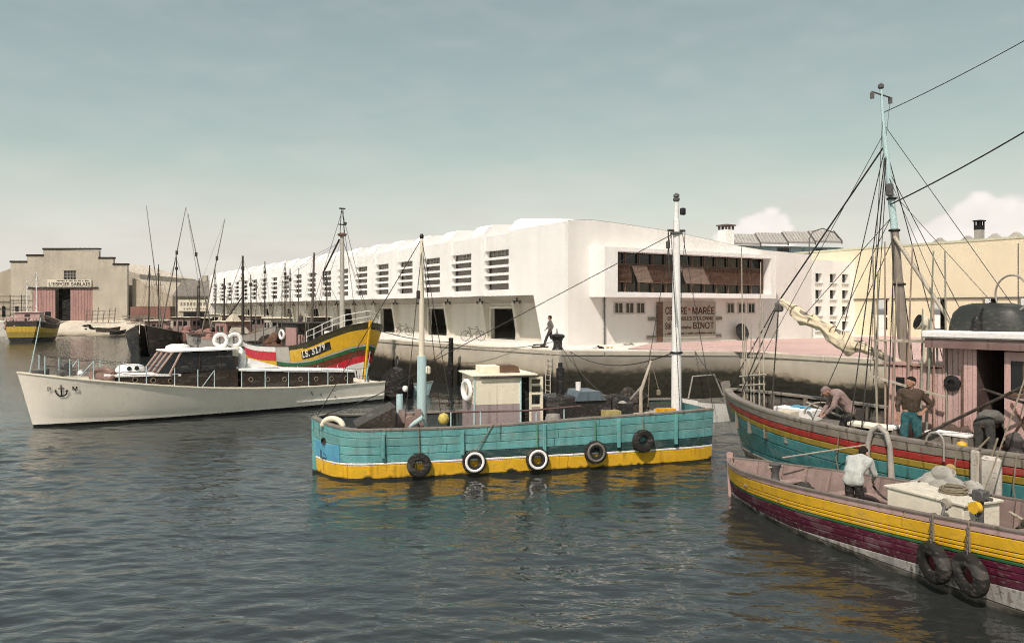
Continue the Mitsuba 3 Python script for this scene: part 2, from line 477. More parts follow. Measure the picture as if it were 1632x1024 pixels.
# roof over the long part
lp = [(p[0], p[1] - 0.95 if p[0] < -0.6 else p[1] - 0.75) for p in pb[2:]]
g = np.array([[(x, y, z) for y, z in [(-0.12, 9.82)] + lp] for x in (P0, LEN)])
part(hall, 'roof_slab', sheet(g), WHITE, 'plaster', 30, 0, HF)
NB = 19
for k in range(NB):
    s0 = P0 + k * PITCH; s1 = s0 + PW; s2 = min(s0 + PITCH, LEN)
    # rib with a rounded shoulder, carried over the roof
    prof = [(0.10, 5.62)] + [(0.10 - 1.0 * (1 - math.cos(a)), 9.75 + 1.0 * math.sin(a)) for a in np.linspace(0, math.pi / 2, 7)]
    prof += [(y, z + 0.12) for y, z in pb[5:]]
    prof += [(y, z - 1.15) for y, z in pb[5:][::-1]] + [(-0.35, 9.2), (-0.35, 5.62)]
    part(hall, 'rib', prism(prof, s1, s2, 'yzx'), WHITE, 'plaster', 35, 0, HF)
    part(hall, 'panel_head', box(s0 - .01, s1 + .01, -0.40, 0.0, 8.78, 9.84), WHITE, 'plaster', None, 0, HF)
    part(hall, 'panel_sill', box(s0 - .01, s1 + .01, -0.40, 0.0, 5.602, 6.03), WHITE, 'plaster', None, 0, HF)
    w = part(hall, 'window', box(s0, s1, -0.52, -0.47, 6.0, 8.8), col(0.27, 0.25, 0.235, .3), 'plaster', None, 0, HF)
    for j in range(4):
        zc = 6.03 + 0.55 * (j + 1)
        sl = prism([(-0.46, zc + 0.10), (-0.46, zc - 0.02), (0.06, zc - 0.13), (0.06, zc + 0.06)], s0 - .01, s1 + .01, 'yzx')
        part(hall, 'louvre', sl, WHITE, 'plaster', None, 0, HF)
    if k < 9:
        mm = [box(s0 + PW * q / 6 - .03, s0 + PW * q / 6 + .03, -.45, -.40, 8.30, 8.79) for q in range(1, 6)] + [box(s0, s1, -.455, -.41, 8.53, 8.57)]
        part(w, 'glazing_bar', cat(mm), GREY, 'plaster', None, 0, HF)
# recessed ground floor
REC = -2.1
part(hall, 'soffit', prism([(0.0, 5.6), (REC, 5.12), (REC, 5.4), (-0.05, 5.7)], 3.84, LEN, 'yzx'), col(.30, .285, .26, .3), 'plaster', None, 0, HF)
doors = [11.0 + 10.7 * k for k in range(9)]
xs = [2.7]
for d in doors: xs += [d - 1.8, d + 1.8]
xs.append(LEN)
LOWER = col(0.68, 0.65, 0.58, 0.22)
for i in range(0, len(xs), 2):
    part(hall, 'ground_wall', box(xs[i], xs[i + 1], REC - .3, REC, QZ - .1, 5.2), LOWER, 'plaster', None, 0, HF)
for d in doors:
    dk = part(hall, 'doorway', box(d - 1.8, d + 1.8, REC - 3.0, REC - 2.6, QZ, 4.72), BLACK, 'matte', None, 0, HF, label='dark open doorway')
    part(hall, 'door_lintel', box(d - 1.79, d + 1.79, REC - .3, REC - .002, 4.72, 5.2), LOWER, 'plaster', None, 0, HF)
    fr_ = cat([box(d - 1.95, d - 1.75, REC, REC + .08, QZ, 4.9), box(d + 1.75, d + 1.95, REC, REC + .08, QZ, 4.9), box(d - 1.75, d + 1.75, REC, REC + .08, 4.72, 4.9)])
    part(dk, 'frame', fr_, col(.72, .69, .62, .15), 'plaster', None, 0, HF)
    for sgn in (-1, 1):
        s = d + sgn * 2.25
        part(hall, 'buttress', prism([(REC + .001, QZ - .1), (REC + .16, QZ - .1), (REC + .62, 5.22), (REC + .001, 5.11)], s - .17, s + .17, 'yzx'), LOWER, 'plaster', None, 0, HF)
for k in range(14):
    s = 6.0 + 5.12 * k + 0.7
    m = cat([box(s - .45, s + .45, -.62, -.50, 5.20, 5.28), box(s - .4, s - .3, -.60, -.52, 5.06, 5.20), box(s + .3, s + .4, -.60, -.52, 5.06, 5.20), box(s - .04, s + .04, -.6, -.52, 5.28, 5.5)])
    part(hall, 'lamp_bracket', m, DARK, 'paint', None, 0, HF)
part(hall, 'plaque', box(5.0, 5.35, REC + .001, REC + .05, 3.9, 4.3), DARK, 'paint', None, 0, HF)

# end wall: projecting window box
BX0, BX1, BZ0, BZ1 = 1.62, 16.85, 5.43, 8.45
bx = part(hall, 'window_box', cat([box(BX0, BX1, -1.5, -.006, BZ1 - .24, BZ1), box(BX0, BX1, -1.5, -.006, BZ0, BZ0 + .30),
                                  box(BX0, BX0 + 1.0, -1.5, -.006, BZ0 + .30, BZ1 - .24), box(BX1 - .5, BX1, -1.5, -.006, BZ0 + .30, BZ1 - .24)]), WHITE, 'plaster', None, 0, HE)
part(bx, 'glazing', box(2.6, 16.4, -.62, -.58, BZ0 + .29, BZ1 - .22), BLACK, 'glass_dark', None, 0, HE)
for i, x in enumerate(np.linspace(2.66, 16.3, 13)):
    part(bx, 'mullion', box(x - .04, x + .04, -.80, -.72, BZ0 + .3, BZ1 - .24), BROWN, 'paint', None, 0, HE)
part(bx, 'transom', box(2.63, 16.34, -.81, -.725, 7.45, 7.53), BROWN, 'paint', None, 0, HE)
def blind(x0, x1, tilt, c):
    n = 15; ms = []
    for i in range(n):
        a = (i + .5) / n; z = 7.42 - 1.10 * a; y = -.92 - tilt * a
        ms.append(hull([(x, y + dy, z + dz) for x in (x0, x1) for dy, dz in ((-.03, .012), (-.03, .03), (.02, -.022), (.02, -.004))]))
    k = part(bx, 'blind', cat(ms), c, 'matte', None, 0, HE, kind='stuff')
    part(bx, 'blind_frame', cat([box(x0 - .05, x0, -.90, -.86, 6.3, 7.46), box(x1, x1 + .05, -.90, -.86, 6.3, 7.46)]), BROWN, 'paint', None, 0, HE)
e = np.linspace(2.8, 16.28, 11)
for i in range(10):
    x0, x1 = e[i] + .05, e[i + 1] - .1
    if i in (1,): blind(x0, x1, .62, col(.42, .33, .28, .2))
    elif i in (4,): blind(x0, x0 + 2.1, .62, col(.42, .33, .28, .2))
    elif i == 5: blind(x0 + 0.85, x1, .02, SLAT)
    else: blind(x0, x1, .02, SLAT)
# small windows, downpipe, sign, drum
for x in (3.9, 4.8, 5.7, 13.9, 15.0, 16.0):
    w = part(hall, 'window', box(x - .3, x + .3, -.02, -.008, 4.46, 5.06), BLACK, 'glass_dark', None, 0, HE)
    part(w, 'frame', cat([box(x - .38, x + .38, -.06, -.005, 5.06, 5.14), box(x - .38, x + .38, -.10, -.005, 4.38, 4.46), box(x - .38, x - .3, -.06, -.005, 4.46, 5.06), box(x + .3, x + .38, -.06, -.005, 4.46, 5.06), box(x - .025, x + .025, -.045, -.021, 4.46, 5.06)]), col(.5, .48, .44, .2), 'plaster', None, 0, HE)
part(hall, 'downpipe', rod((2.7, -.12, QZ), (2.7, -.12, 5.42), .055, n=10), STEEL, 'paint', True, 0, HE)
sg = thing('sign_board', 'painted board for a fish market hung under the window box on the white end wall', 'sign')
part(sg, 'board', box(7.5, 12.35, -.16, -.10, 2.72, 5.20, .015), col(.42, .40, .345, .3), 'plaster', None, 0, HE)
part(sg, 'side_board', box(7.02, 7.48, -.18, -.10, 2.58, 5.15), BROWN, 'paint', None, 0, HE)
for x0, x1, z in ((6.3, 7.0, 3.95), (6.2, 7.0, 2.75), (12.36, 12.95, 3.95), (12.36, 12.9, 2.75)):
    part(sg, 'bracket', box(x0, x1, -.15, -.09, z, z + .22), GREYWOOD, 'paint', None, 0, HE)
R_, U_ = HE.h, (0, 0, 1)
INK = col(.10, .035, .03, .3)
for s, h, x, z, wd in (('CENTRE', .46, 7.68, 4.36, 1.95), ('DE', .16, 9.72, 4.58, .25), ('MARÉE', .46, 10.08, 4.36, 2.12), ("DES SABLES D'OLONNE", .25, 7.9, 3.95, 4.2), ('Sté', .40, 7.68, 3.38, .52),
                       ('des Pêcheries', .20, 8.3, 3.38, 1.72), ('BINOT', .42, 10.15, 3.38, 2.0)):
    part(sg, 'lettering', text(s, h, HE.p(x, -.162, z), R_, U_, .012, True, wd), INK if h > .17 else col(.4, .08, .05, .3), 'matte')
rr = random.Random(4); x = 7.7; ms = []
while x < 12.1:
    w_ = rr.uniform(.05, .13); ms.append(box(x, x + w_, -.172, -.161, 3.02, 3.02 + rr.uniform(.08, .13))); x += w_ + rr.choice([.03, .03, .03, .12])
part(sg, 'small_print', cat(ms), INK, 'matte', None, 0, HE)
single('oil_drum_lid', 'round black plate leaning on the white wall right of the painted board', 'plate', HE.m(lathe([(.56, 0), (.60, .03), (.60, .09), (.2, .12)], (14.5, -.5, 3.1), 28, (0.0, -1, .28))), BLACK, 'paint', 40)
ch = part(hall, 'chimney', box(16.05, 16.9, 2.4, 3.2, 8.2, 10.55), col(.78, .76, .72, .2), 'plaster', None, 0, HE)
part(ch, 'cap', cat([box(15.95, 17.0, 2.3, 3.3, 10.84, 10.94)] + [box(x, x + .13, y, y + .13, 10.55, 10.84) for x in (16.05, 16.41, 16.77) for y in (2.4, 3.07)]), col(.12, .10, .09, .3), 'plaster', None, 0, HE)

# ---------------------------------------------------------------- annex with small windows, yellow warehouse, sawtooth roof
AF = Fr((20.9, 63.0), (.849, .528))
an = thing('annex', 'white annex with a grid of small deep windows between hall and yellow warehouse', 'building')
grid_x = [4.9, 6.75, 8.35]; grid_z = [7.25, 5.9, 4.55, 3.3]
ms = []
xsn = [2.6] + sum([[x - .42, x + .42] for x in grid_x], []) + [9.6]
for i in range(0, len(xsn), 2): ms.append(box(xsn[i], xsn[i + 1], 0, .45, QZ - .1, 8.55))
zz = [QZ - .1] + sum([[z - .36, z + .36] for z in grid_z[::-1]], []) + [8.55]
for x in grid_x:
    for i in range(0, len(zz), 2): ms.append(box(x - .42, x + .42, .001, .449, zz[i], zz[i + 1]))
part(an, 'front_wall', cat(ms), WHITE, 'plaster', None, 0, AF)
part(an, 'roof', box(2.6, 9.62, .002, 5, 8.552, 8.7), WHITE, 'plaster', None, 0, AF)
for x in grid_x:
    for z in grid_z:
        w = part(an, 'window', box(x - .42, x + .42, .36, .40, z - .36, z + .36), BLACK, 'glass_dark', None, 0, AF)
        part(w, 'sill', cat([box(x - .5, x + .5, -.06, .02, z - .50, z - .44)] + [box(x - .45 + q * .22, x - .33 + q * .22, -.04, -.003, z - .68, z - .54) for q in range(4)]), col(.5, .47, .42, .3), 'plaster', None, 0, AF)
        part(w, 'glazing_bar', box(x - .025, x + .025, .32, .359, z - .36, z + .36), GREY, 'plaster', None, 0, AF)
YF = Fr((29.05, 68.05), (.528, -.849))      # x towards the camera, left side (+y) is into the building
yw = thing('warehouse', 'pale yellow warehouse with tall dark door openings behind the striped trawler', 'building')
yd = [(10.0, 2.0), (16.6, 2.0), (21.2, 2.0), (24.6, 2.4), (31, 2.4)]
def ysolve(px):  # distance along the wall of a bearing
    r = (px - 816) / 1279.0
    return (r * 68.05 - 29.05) / (.528 + .849 * r)
yd = [(ysolve(a), ysolve(b)) for a, b in ((1395, 1414), (1484, 1508), (1565, 1590), (1622, 1650), (1700, 1740))]
xs = [-6.0] + [v for a in yd for v in a] + [42]
for i in range(0, len(xs), 2): part(yw, 'wall', box(xs[i], xs[i + 1], 0, .4, QZ - .1, 9.7), YWALL, 'plaster', None, 0, YF)
for a, b in yd:
    part(yw, 'door_lintel', box(a, b, .001, .399, 5.45, 9.699), YWALL, 'plaster', None, 0, YF)
    part(yw, 'doorway', box(a - .1, b + .1, 1.4, 1.5, QZ, 5.5), BLACK, 'matte', None, 0, YF, label='dark door opening')
    part(yw, 'door_rail', box(a - 3.2, b + .2, -.12, -.03, 5.46, 5.56), STEEL, 'paint', None, 0, YF)
a, b = yd[0]
part(yw, 'half_door', cat([box(a, b, .1, .16, QZ, QZ + .5), box(a, b, .1, .16, QZ + 1.5, QZ + 1.7), box(a, a + .2, .1, .16, QZ + .5, QZ + 1.5)]), WHITE, 'plaster', None, 0, YF)
part(yw, 'coping', box(-6.2, 42, -.06, .46, 9.702, 9.86), col(.55, .56, .42, .2), 'plaster', None, 0, YF)
part(yw, 'roof', box(-6.2, 42, .47, 30, 9.4, 9.6), GREY, 'plaster', None, 0, YF)
for px in (1493, 1538, 1581, 1615):
    x = ysolve(px); part(yw, 'roof_vent', hull([(x - .45, .1, 9.86), (x + .45, .1, 9.86), (x - .45, .6, 9.86), (x + .45, .6, 9.86), (x - .1, .3, 10.2), (x + .15, .4, 10.2)]), GREY, 'plaster', None, 0, YF)
x = ysolve(1560) - 1.2
ck = part(yw, 'chimney', box(x - .24, x + .24, 2.0, 2.6, 9.5, 10.75), GREY, 'plaster', None, 0, YF)
part(ck, 'cap', cat([box(x - .25, x + .25, 1.99, 2.61, 10.755, 11.1), box(x - .32, x + .32, 1.93, 2.67, 11.4, 11.48)] + [box(x - .25 + i * .2, x - .15 + i * .2, y, y + .1, 11.1, 11.4) for i in range(3) for y in (1.99, 2.51)]), BLACK, 'plaster', None, 0, YF)
single('lamp_arm', 'curved lamp arm on a thin post above the corner of the annex', 'lamp', AF.m(tube([(3.2, -.4, 8.6), (3.2, -.4, 10.3), (3.5, -.5, 10.9), (4.6, -.6, 11.2), (6.0, -.7, 10.9), (6.5, -.7, 10.5)], .05, 6)), STEEL, 'paint', True)
SF = Fr((24.0, 86.0), (.97, .24))
sw = thing('sawtooth_shed', 'grey sawtooth roofed shed seen over the white hall', 'building')
W4 = 5.0
part(sw, 'wall', box(-2, 14, 1, 20, QZ, 11.6), col(.45, .52, .52, .2), 'plaster', None, 0, SF)
for k in range(4):
    xa, xb, za = -.5 + 3.35 * k, 2.75 + 3.35 * k, 11.75 + .14 * k
    zt = za + 1.25 + .06 * k; sh_ = 1.0
    part(sw, 'roof_panel', hull([(xa, -.2, za), (xb, -.2, za), (xa + sh_, 2.6, zt), (xb + sh_, 2.6, zt), (xa, -.2, za - .2), (xb, -.2, za - .2), (xa + sh_, 2.6, zt - .2), (xb + sh_, 2.6, zt - .2)]), col(.30, .29, .275, .35), 'plaster', None, 0, SF)
    part(sw, 'gable_board', hull([(xb + .01, -.25, za + .1), (xb + .12, -.25, za + .1), (xb + .01 + sh_, 2.65, zt + .1), (xb + .12 + sh_, 2.65, zt + .1), (xb + .01, -.25, za - .3), (xb + .12, -.25, za - .3), (xb + .01 + sh_, 2.65, zt - .5), (xb + .12 + sh_, 2.65, zt - .5)]), col(.12, .11, .105, .3), 'plaster', None, 0, SF)
    for q in range(8):
        x = xa + (xb - xa) * (q + .2) / 8
        part(sw, 'roof_rib', beam((x, -.22, za + .01), (x + sh_, 2.6, zt + .01), .14, .06), col(.40, .385, .36, .3), 'plaster', None, 0, SF)
for i in range(9):
    part(sw, 'clerestory_window', box(-.8 + 1.6 * i, .6 + 1.6 * i, .9, .98, 10.7, 11.4), col(.36, .46, .50, .2), 'glass_dark' if i % 3 == 1 else 'plaster', None, 0, SF)
# ---------------------------------------------------------------- boats
from scipy.interpolate import PchipInterpolator


def curve(pts):
    p = PchipInterpolator([a for a, _ in pts], [b for _, b in pts])
    return lambda u: p(np.clip(u, 0, 1))


class Hull:
    def __init__(s, t, fr, L, bd, bw, sh, z0=-0.4, rb=0.5, rs=0.0, dirt=0.07):
        s.t, s.fr, s.L, s.bd, s.bw, s.sh, s.z0, s.rb, s.rs, s.dirt = t, fr, L, curve(bd), curve(bw), curve(sh), z0, rb, rs, dirt

    def vz(s, z):
        return lambda u: (z - s.z0) / (s.sh(u) - s.z0)

    def frac(s, z, t):      # a share t of the way from height z to the sheer
        return lambda u: (z + (s.sh(u) - z) * t - s.z0) / (s.sh(u) - s.z0)

    def pt(s, u, v, side, off=0.0):
        u = np.asarray(u, float); v = v(u) if callable(v) else np.full_like(u, v)
        def xy(u):
            vw = (0 - s.z0) / (s.sh(u) - s.z0)
            k = np.clip((v - vw) / (1 - vw), -0.6, 1)
            y = s.bw(u) + (s.bd(u) - s.bw(u)) * np.where(k > 0, k ** 0.8, k * 1.3)
            x = u * s.L + s.rb * (k - 1) * np.clip((u - .72) / .28, 0, 1) ** 2 - s.rs * (k - 1) * np.clip((.2 - u) / .2, 0, 1) ** 2
            return x, np.maximum(y, 0.02)
        x, y = xy(u); e = 1e-3
        x2, y2 = xy(np.clip(u + e, 0, 1)); x1, y1 = xy(np.clip(u - e, 0, 1))
        dx, dy = x2 - x1, y2 - y1; n = np.hypot(dx, dy) + 1e-9
        z = s.z0 + (s.sh(u) - s.z0) * v
        return np.stack([x - dy / n * off, side * (y + dx / n * off), z], -1)

    def us(s, u0=0.0, u1=1.0, n=30):
        t = np.linspace(0, 1, n)
        w = u0 + (u1 - u0) * t
        if u1 > .97: w = u0 + (u1 - u0) * (1 - (1 - t) ** 1.6)
        return w

    def band(s, side, v0, v1, u0=0.0, u1=1.0, n=30, th=0.02, gap=0.006):
        u = s.us(u0, u1, n)
        f0 = v0 if callable(v0) else (lambda q, a=v0: np.full_like(q, a))
        f1 = v1 if callable(v1) else (lambda q, a=v1: np.full_like(q, a))
        h = lambda q: (s.sh(q) - s.z0)
        rows = [s.pt(u, lambda q: f0(q) + gap / h(q), side, -.01), s.pt(u, lambda q: f0(q) + gap / h(q), side, th * .55), s.pt(u, lambda q: f0(q) + 2.2 * gap / h(q), side, th),
                s.pt(u, lambda q: f1(q) - 2.2 * gap / h(q), side, th), s.pt(u, lambda q: f1(q) - gap / h(q), side, th * .55), s.pt(u, lambda q: f1(q) - gap / h(q), side, -.01)]
        g = np.stack(rows, 1)
        m = [sheet(g)]
        for k in (0, -1):
            e = g[k]; m.append((e, np.array([[0, i, i + 1] for i in range(1, len(e) - 1)])))
        return cat(m)

    def shell(s, c, inner=0.09, bulwark=0.5, cin=None):
        """The backing of the planks, and the inside of the bulwark."""
        u = s.us(n=36)
        ms = []
        for side in (1, -1):
            ms.append(sheet(np.stack([s.pt(u, v, side, -.004) for v in np.linspace(0, 1, 7)], 1)))
        ms.append(sheet(np.stack([s.pt(np.zeros(7), lambda q: np.linspace(0, 1, 7), 1) * [1, w, 1] for w in np.linspace(-1, 1, 5)], 1)))
        s.hk = part(s.t, 'hull', cat(ms), c, 'paint', 50, s.dirt, s.fr)
        ms = [sheet(np.stack([s.pt(u[:-1], lambda q, f=f: np.clip(1 - bulwark * f / (s.sh(q) - s.z0), 0, 1), side, -inner) for f in (0, .5, 1)], 1)) for side in (1, -1)]
        part(s.hk, 'inner_planking', cat(ms), cin if cin is not None else c, 'matte', 50, 0, s.fr)
        return s.hk

    def planks(s, bands, pieces=2, near=1, seed=0, th=0.02, gap=0.006):
        """bands: (v0, v1, colour) from keel to sheer; near side in pieces, far side whole."""
        rr = random.Random(seed)
        for v0, v1, c in bands:
            cuts = [0.0] + sorted(min(.93, max(.07, (i + 1) / pieces + rr.uniform(-.12, .12))) for i in range(pieces - 1)) + [1.0]
            for a, b in zip(cuts, cuts[1:]):
                cc = c(a) if callable(c) else c
                part(s.hk, 'plank', s.band(near, v0, v1, a + (.0007 if a else 0), b - (.0007 if b < 1 else 0), max(8, int(34 * (b - a)) + 4), th, gap), cc, 'paint', 35, s.dirt, s.fr)
            part(s.hk, 'plank', s.band(-near, v0, v1, 0, 1, 26, th, gap), c(0) if callable(c) else c, 'paint', 35, s.dirt, s.fr)

    def transom_planks(s, bands, th=0.02):
        for v0, v1, c in bands:
            z = [float(s.z0 + (s.sh(0) - s.z0) * (v(np.array([0.0]))[0] if callable(v) else v)) for v in (v0, v1)]
            a, b = [s.pt(np.array([0.0]), (lambda q, zz=zz: s.vz(zz)(q)), 1)[0] for zz in z]
            m = hull([(p[0] - o, sg * p[1], zz) for p, zz in ((a, z[0] + .006), (b, z[1] - .006)) for sg in (-1, 1) for o in (0.0, th)])
            part(s.hk, 'transom_plank', m, c(0) if callable(c) else c, 'paint', None, s.dirt, s.fr)

    def rail(s, c, w=.16, h=.06, lift=0.0, u0=0.0, u1=1.0, name='rail', proud=.04):
        u = s.us(u0, u1, 36)
        for side in (1, -1):
            o, i = s.pt(u, 1.0, side, proud), s.pt(u, 1.0, side, proud - w)
            i[:, 1] = np.where(i[:, 1] * side < 0.0, 0, i[:, 1])
            up = np.array([0, 0, h]); l = np.array([0, 0, lift])
            g = np.stack([o + l, o + l + up * .8, o + l + up - (o - i) * .12, i + l + up + (o - i) * .12, i + l + up * .8, i + l], 1)
            part(s.t, name, cat([sheet(g), sheet(np.stack([i + l, o + l], 1)), sheet(np.stack([g[0, :3], g[0, 5:2:-1]], 1)), sheet(np.stack([g[-1, :3], g[-1, 5:2:-1]], 1))]), c, 'paint', 30, 0, s.fr)

    def deck(s, zf, c, w=.2, inset=.1, u0=0.01, u1=.985, planks=True, name='deck', b='matte'):
        u = np.linspace(u0, u1, 24)
        zf = zf if callable(zf) else (lambda q, a=zf: np.full_like(q, a))
        v = lambda q: np.clip((zf(q) - s.z0) / (s.sh(q) - s.z0), 0, 1)
        P = s.pt(u, v, 1); hb = np.maximum(P[:, 1] - inset, .01); x = P[:, 0]; z = zf(u)
        if not planks:
            part(s.t, name, sheet(np.stack([np.stack([x, k * hb, z], 1) for k in np.linspace(-1, 1, 5)], 1)), c, b, None, 0, s.fr); return
        dk = part(s.t, name, sheet(np.stack([np.stack([x, k * hb, z - .02], 1) for k in (-1, 0, 1)], 1)), DARK, 'matte', None, 0, s.fr)
        n = int(np.ceil(hb.max() / w))
        for k in range(-n, n):
            y0, y1 = k * w + .008, (k + 1) * w - .008
            ok = np.minimum(abs(y0), abs(y1)) < hb - .02
            if ok.sum() < 2: continue
            xs_ = x[ok]; a = np.clip(y0, -hb[ok], hb[ok]); bq = np.clip(y1, -hb[ok], hb[ok])
            part(dk, 'plank', sheet(np.stack([np.stack([xs_, a, z[ok]], 1), np.stack([xs_, bq, z[ok]], 1)], 1)), c, b, None, 0, s.fr)


def mast(t, fr, pts, r, c, name='mast'):
    return part(t, name, tube(pts, r, 12), c, 'paint', 50, 0, fr)


def stay(t, fr, p, q, r=.014, s=0.0, c=None, name='stay'):
    return part(t, name, tube(sag(p, q, s, 10), r, 4) if s else rod(p, q, r, n=4), WIRE if c is None else c, 'matte', None, 0, fr)


def tyre(label, fr, c, R=.27, r=.11, normal=(0, 1, 0), white=False, top=None, group=None, wcol=None):
    t = thing('tyre_fender', label, 'tyre', group)
    n = np.array(normal, float)
    prof = []
    for a in np.linspace(0, 2 * math.pi, 15)[:-1]:
        k = abs(math.cos(a)) ** .6 * np.sign(math.cos(a)); q = abs(math.sin(a)) ** .75 * np.sign(math.sin(a))
        prof.append((R + r * k, .85 * r * q))
    prof.append(prof[0])
    a, b, d = basis(n); V = []; N = 32
    for rad, z in prof[:-1]:
        for k in range(N):
            th = 2 * math.pi * k / N
            V.append(np.array(c) + d * z + rad * (math.cos(th) * a + math.sin(th) * b))
    F = []; M = len(prof) - 1
    for i in range(M):
        j = (i + 1) % M
        for k in range(N):
            q = (k + 1) % N
            F += [[i * N + k, i * N + q, j * N + q], [i * N + k, j * N + q, j * N + k]]
    part(t, 'tread', (np.array(V), np.array(F)), TYRE, 'matte', 50, 0, fr)
    if white:
        part(t, 'sidewall', ring(np.array(c) + d * r * .62, R + .01, .045, n, 32, 8), wcol or WHITE, 'paint', True, 0, fr)
    if top is not None:
        part(t, 'rope', tube(sag((c[0], c[1], c[2] + R), top, .0, 6), .016, 5), ROPE, 'matte', None, 0, fr)
    return t


def lifebuoy(label, fr, c, R=.28, r=.085, normal=(0, 1, 0), sy=1.0):
    t = thing('lifebuoy', label, 'lifebuoy')
    part(t, 'float_ring', ring(c, R, r, normal, 28, 10, sy), WHITE, 'paint', True, 0, fr)
    a, b, d = basis(normal)
    part(t, 'grab_line', tube([np.array(c) + (R + r + .015 + .03 * math.cos(8 * x)) * (math.cos(x) * a + sy * math.sin(x) * b) for x in np.linspace(0, 2 * math.pi, 48, endpoint=False)], .012, 4, True), ROPE, 'matte', None, 0, fr)
    return t


def heap(c, size, seed, n=26, squash=1.0):
    """A lumpy pile: many overlapping soft lumps as one skin."""
    rr = np.random.default_rng(seed); ms = []
    for i in range(n):
        a = rr.uniform(0, 2 * math.pi); q = math.sqrt(rr.uniform(0, 1))
        p = np.array(c) + np.array([size[0] * q * math.cos(a), size[1] * q * math.sin(a), size[2] * (1 - q ** 1.5) * rr.uniform(.2, 1)])
        s = trimesh.creation.icosphere(2, 1.0); v = np.array(s.vertices)
        v *= (1 + .5 * (meshkit.fbm(v * 1.7 + i * 3.1, 3, seed) - .5))[:, None]
        ms.append((p + v * np.array(size) * rr.uniform(.22, .42), np.array(s.faces)))
    return cat(ms)


def coils(c, R, seed, n=5, r=.02, lift=.03):
    rr = np.random.default_rng(seed); pts = []
    for i in range(n * 16):
        a = i / 16 * 2 * math.pi; q = R * (1 + .12 * math.sin(a * .37 + seed) + rr.uniform(-.03, .03))
        pts.append((c[0] + q * math.cos(a), c[1] + q * math.sin(a) * .9, c[2] + lift * i / 16 + rr.uniform(0, .015)))
    return tube(pts, r, 5)


# ================================================================ A: turquoise boat
FA = Fr((5.85, 26.3), (-.964, -.265))
A = thing('fishing_boat', 'turquoise wooden fishing boat with yellow bottom, white line and a cream wheelhouse', 'fishing boat')
HA = Hull(A, FA, 12.0, [(0, 1.45), (.06, 1.62), (.3, 1.78), (.7, 1.76), (.88, 1.70), (.935, 1.52), (.965, 1.15), (1, .05)],
          [(0, 1.30), (.06, 1.50), (.3, 1.68), (.7, 1.66), (.88, 1.58), (.935, 1.38), (.965, 1.0), (1, .04)],
          [(0, 1.58), (.3, 1.50), (.7, 1.36), (.9, 1.38), (1, 1.56)], rb=.12, dirt=.05)
hk = HA.shell(DARK, bulwark=.55, cin=col(.06, .075, .075, .5))
z_ = HA.vz
tq = [HA.frac(.50, t) for t in (0, .24, .50, .76, 1)]
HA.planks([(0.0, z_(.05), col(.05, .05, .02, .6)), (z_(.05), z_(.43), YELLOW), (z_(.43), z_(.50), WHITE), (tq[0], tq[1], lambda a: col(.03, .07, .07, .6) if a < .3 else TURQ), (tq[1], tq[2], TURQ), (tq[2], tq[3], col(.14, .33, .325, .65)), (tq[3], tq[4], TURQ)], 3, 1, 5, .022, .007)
HA.transom_planks([(z_(-.1), z_(.40), YELLOW), (z_(.40), z_(.5), WHITE), (tq[0], tq[2], TURQ), (tq[2], tq[4], TURQ)])
part(hk, 'bow_panel', HA.band(1, z_(.505), z_(.98), .947, 1.0, 12, .030, .004), BLUE, 'paint', 35, 0, FA, label='light blue patch low on the bow')
HA.rail(GREYWOOD, .17, .055)
HA.deck(lambda u: HA.sh(u) - .50, col(.16, .14, .115, .5), .2)
for l, zz in ((10.2, 1.30), (8.0, 1.30), (5.6, 1.40), (3.3, 1.45), (1.4, 1.52)):
    q = HA.pt(np.array([l / 12]), .98, 1, .03)[0]
    part(A, 'rubbing_strip', box(q[0] - .05, q[0] + .05, q[1] - .02, q[1] + .05, .62, zz, .01), TURQ, 'paint', None, 0, FA)
q = HA.pt(np.array([.978]), z_(1.02), 1, .03)[0]
part(A, 'hawse_hole', lathe([(.10, 0), (.10, .03), (.06, .035), (.055, -.02)], q, 14, (.75, .66, 0)), BLACK, 'paint', 40, 0, FA)
q0, q1 = HA.pt(np.array([.962, .972]), z_(.52), 1, .04)
part(A, 'lettering', text('LS', .24, FA.p(*HA.pt(np.array([.987]), z_(.50), 1, .055)[0]), FA.m((np.array([q0 - HA.pt(np.array([.987]), z_(.50), 1, .05)[0]]), []))[0][0] - FA.o, (0, 0, 1), .012, False), BLACK, 'matte')
part(A, 'stem_post', beam((11.96, 0, -.3), (11.99, 0, 1.6), .12, .12), TURQ, 'paint', None, .1, FA)
part(A, 'bow_roller', tube([(11.5 + .27 * math.cos(a), .98 - .18 * math.cos(a), 1.42 + .24 * math.sin(a)) for a in np.linspace(.0, math.pi, 12)], .08, 10), CREAM, 'paint', True, 0, FA)
part(A, 'bitt', rod((9.52, 0, 1.0), (9.52, 0, 2.17), .11, .10, 14), PALEBLUE, 'paint', 50, 0, FA)
part(A, 'bitt', rod((9.75, .3, .95), (8.9, .55, 1.55), .08, .07, 10), PALEBLUE, 'paint', 50, 0, FA)
mt = mast(A, FA, [(8.86, 0, 1.0), (8.86, 0, 3.3)], [.15, .14], PALEBLUE)
part(mt, 'upper_mast', tube([(8.86, 0, 3.3), (8.86, 0, 6.9)], [.09, .048], 12), CREAM, 'paint', 50, 0, FA)
part(mt, 'truck', lathe([(.04, 0), (.065, .04), (.065, .10), (.03, .16)], (8.86, 0, 6.78), 12), BLACK, 'paint', 40, 0, FA)
part(mt, 'block', box(8.9, 9.02, -.06, .06, 5.0, 5.25, .03), DARKWOOD, 'paint', None, 0, FA)
part(mt, 'lamp', lathe([(.03, 0), (.08, .04), (.08, .2), (.03, .25)], (8.68, .05, 2.75), 12), CREAM, 'paint', 40, 0, FA)
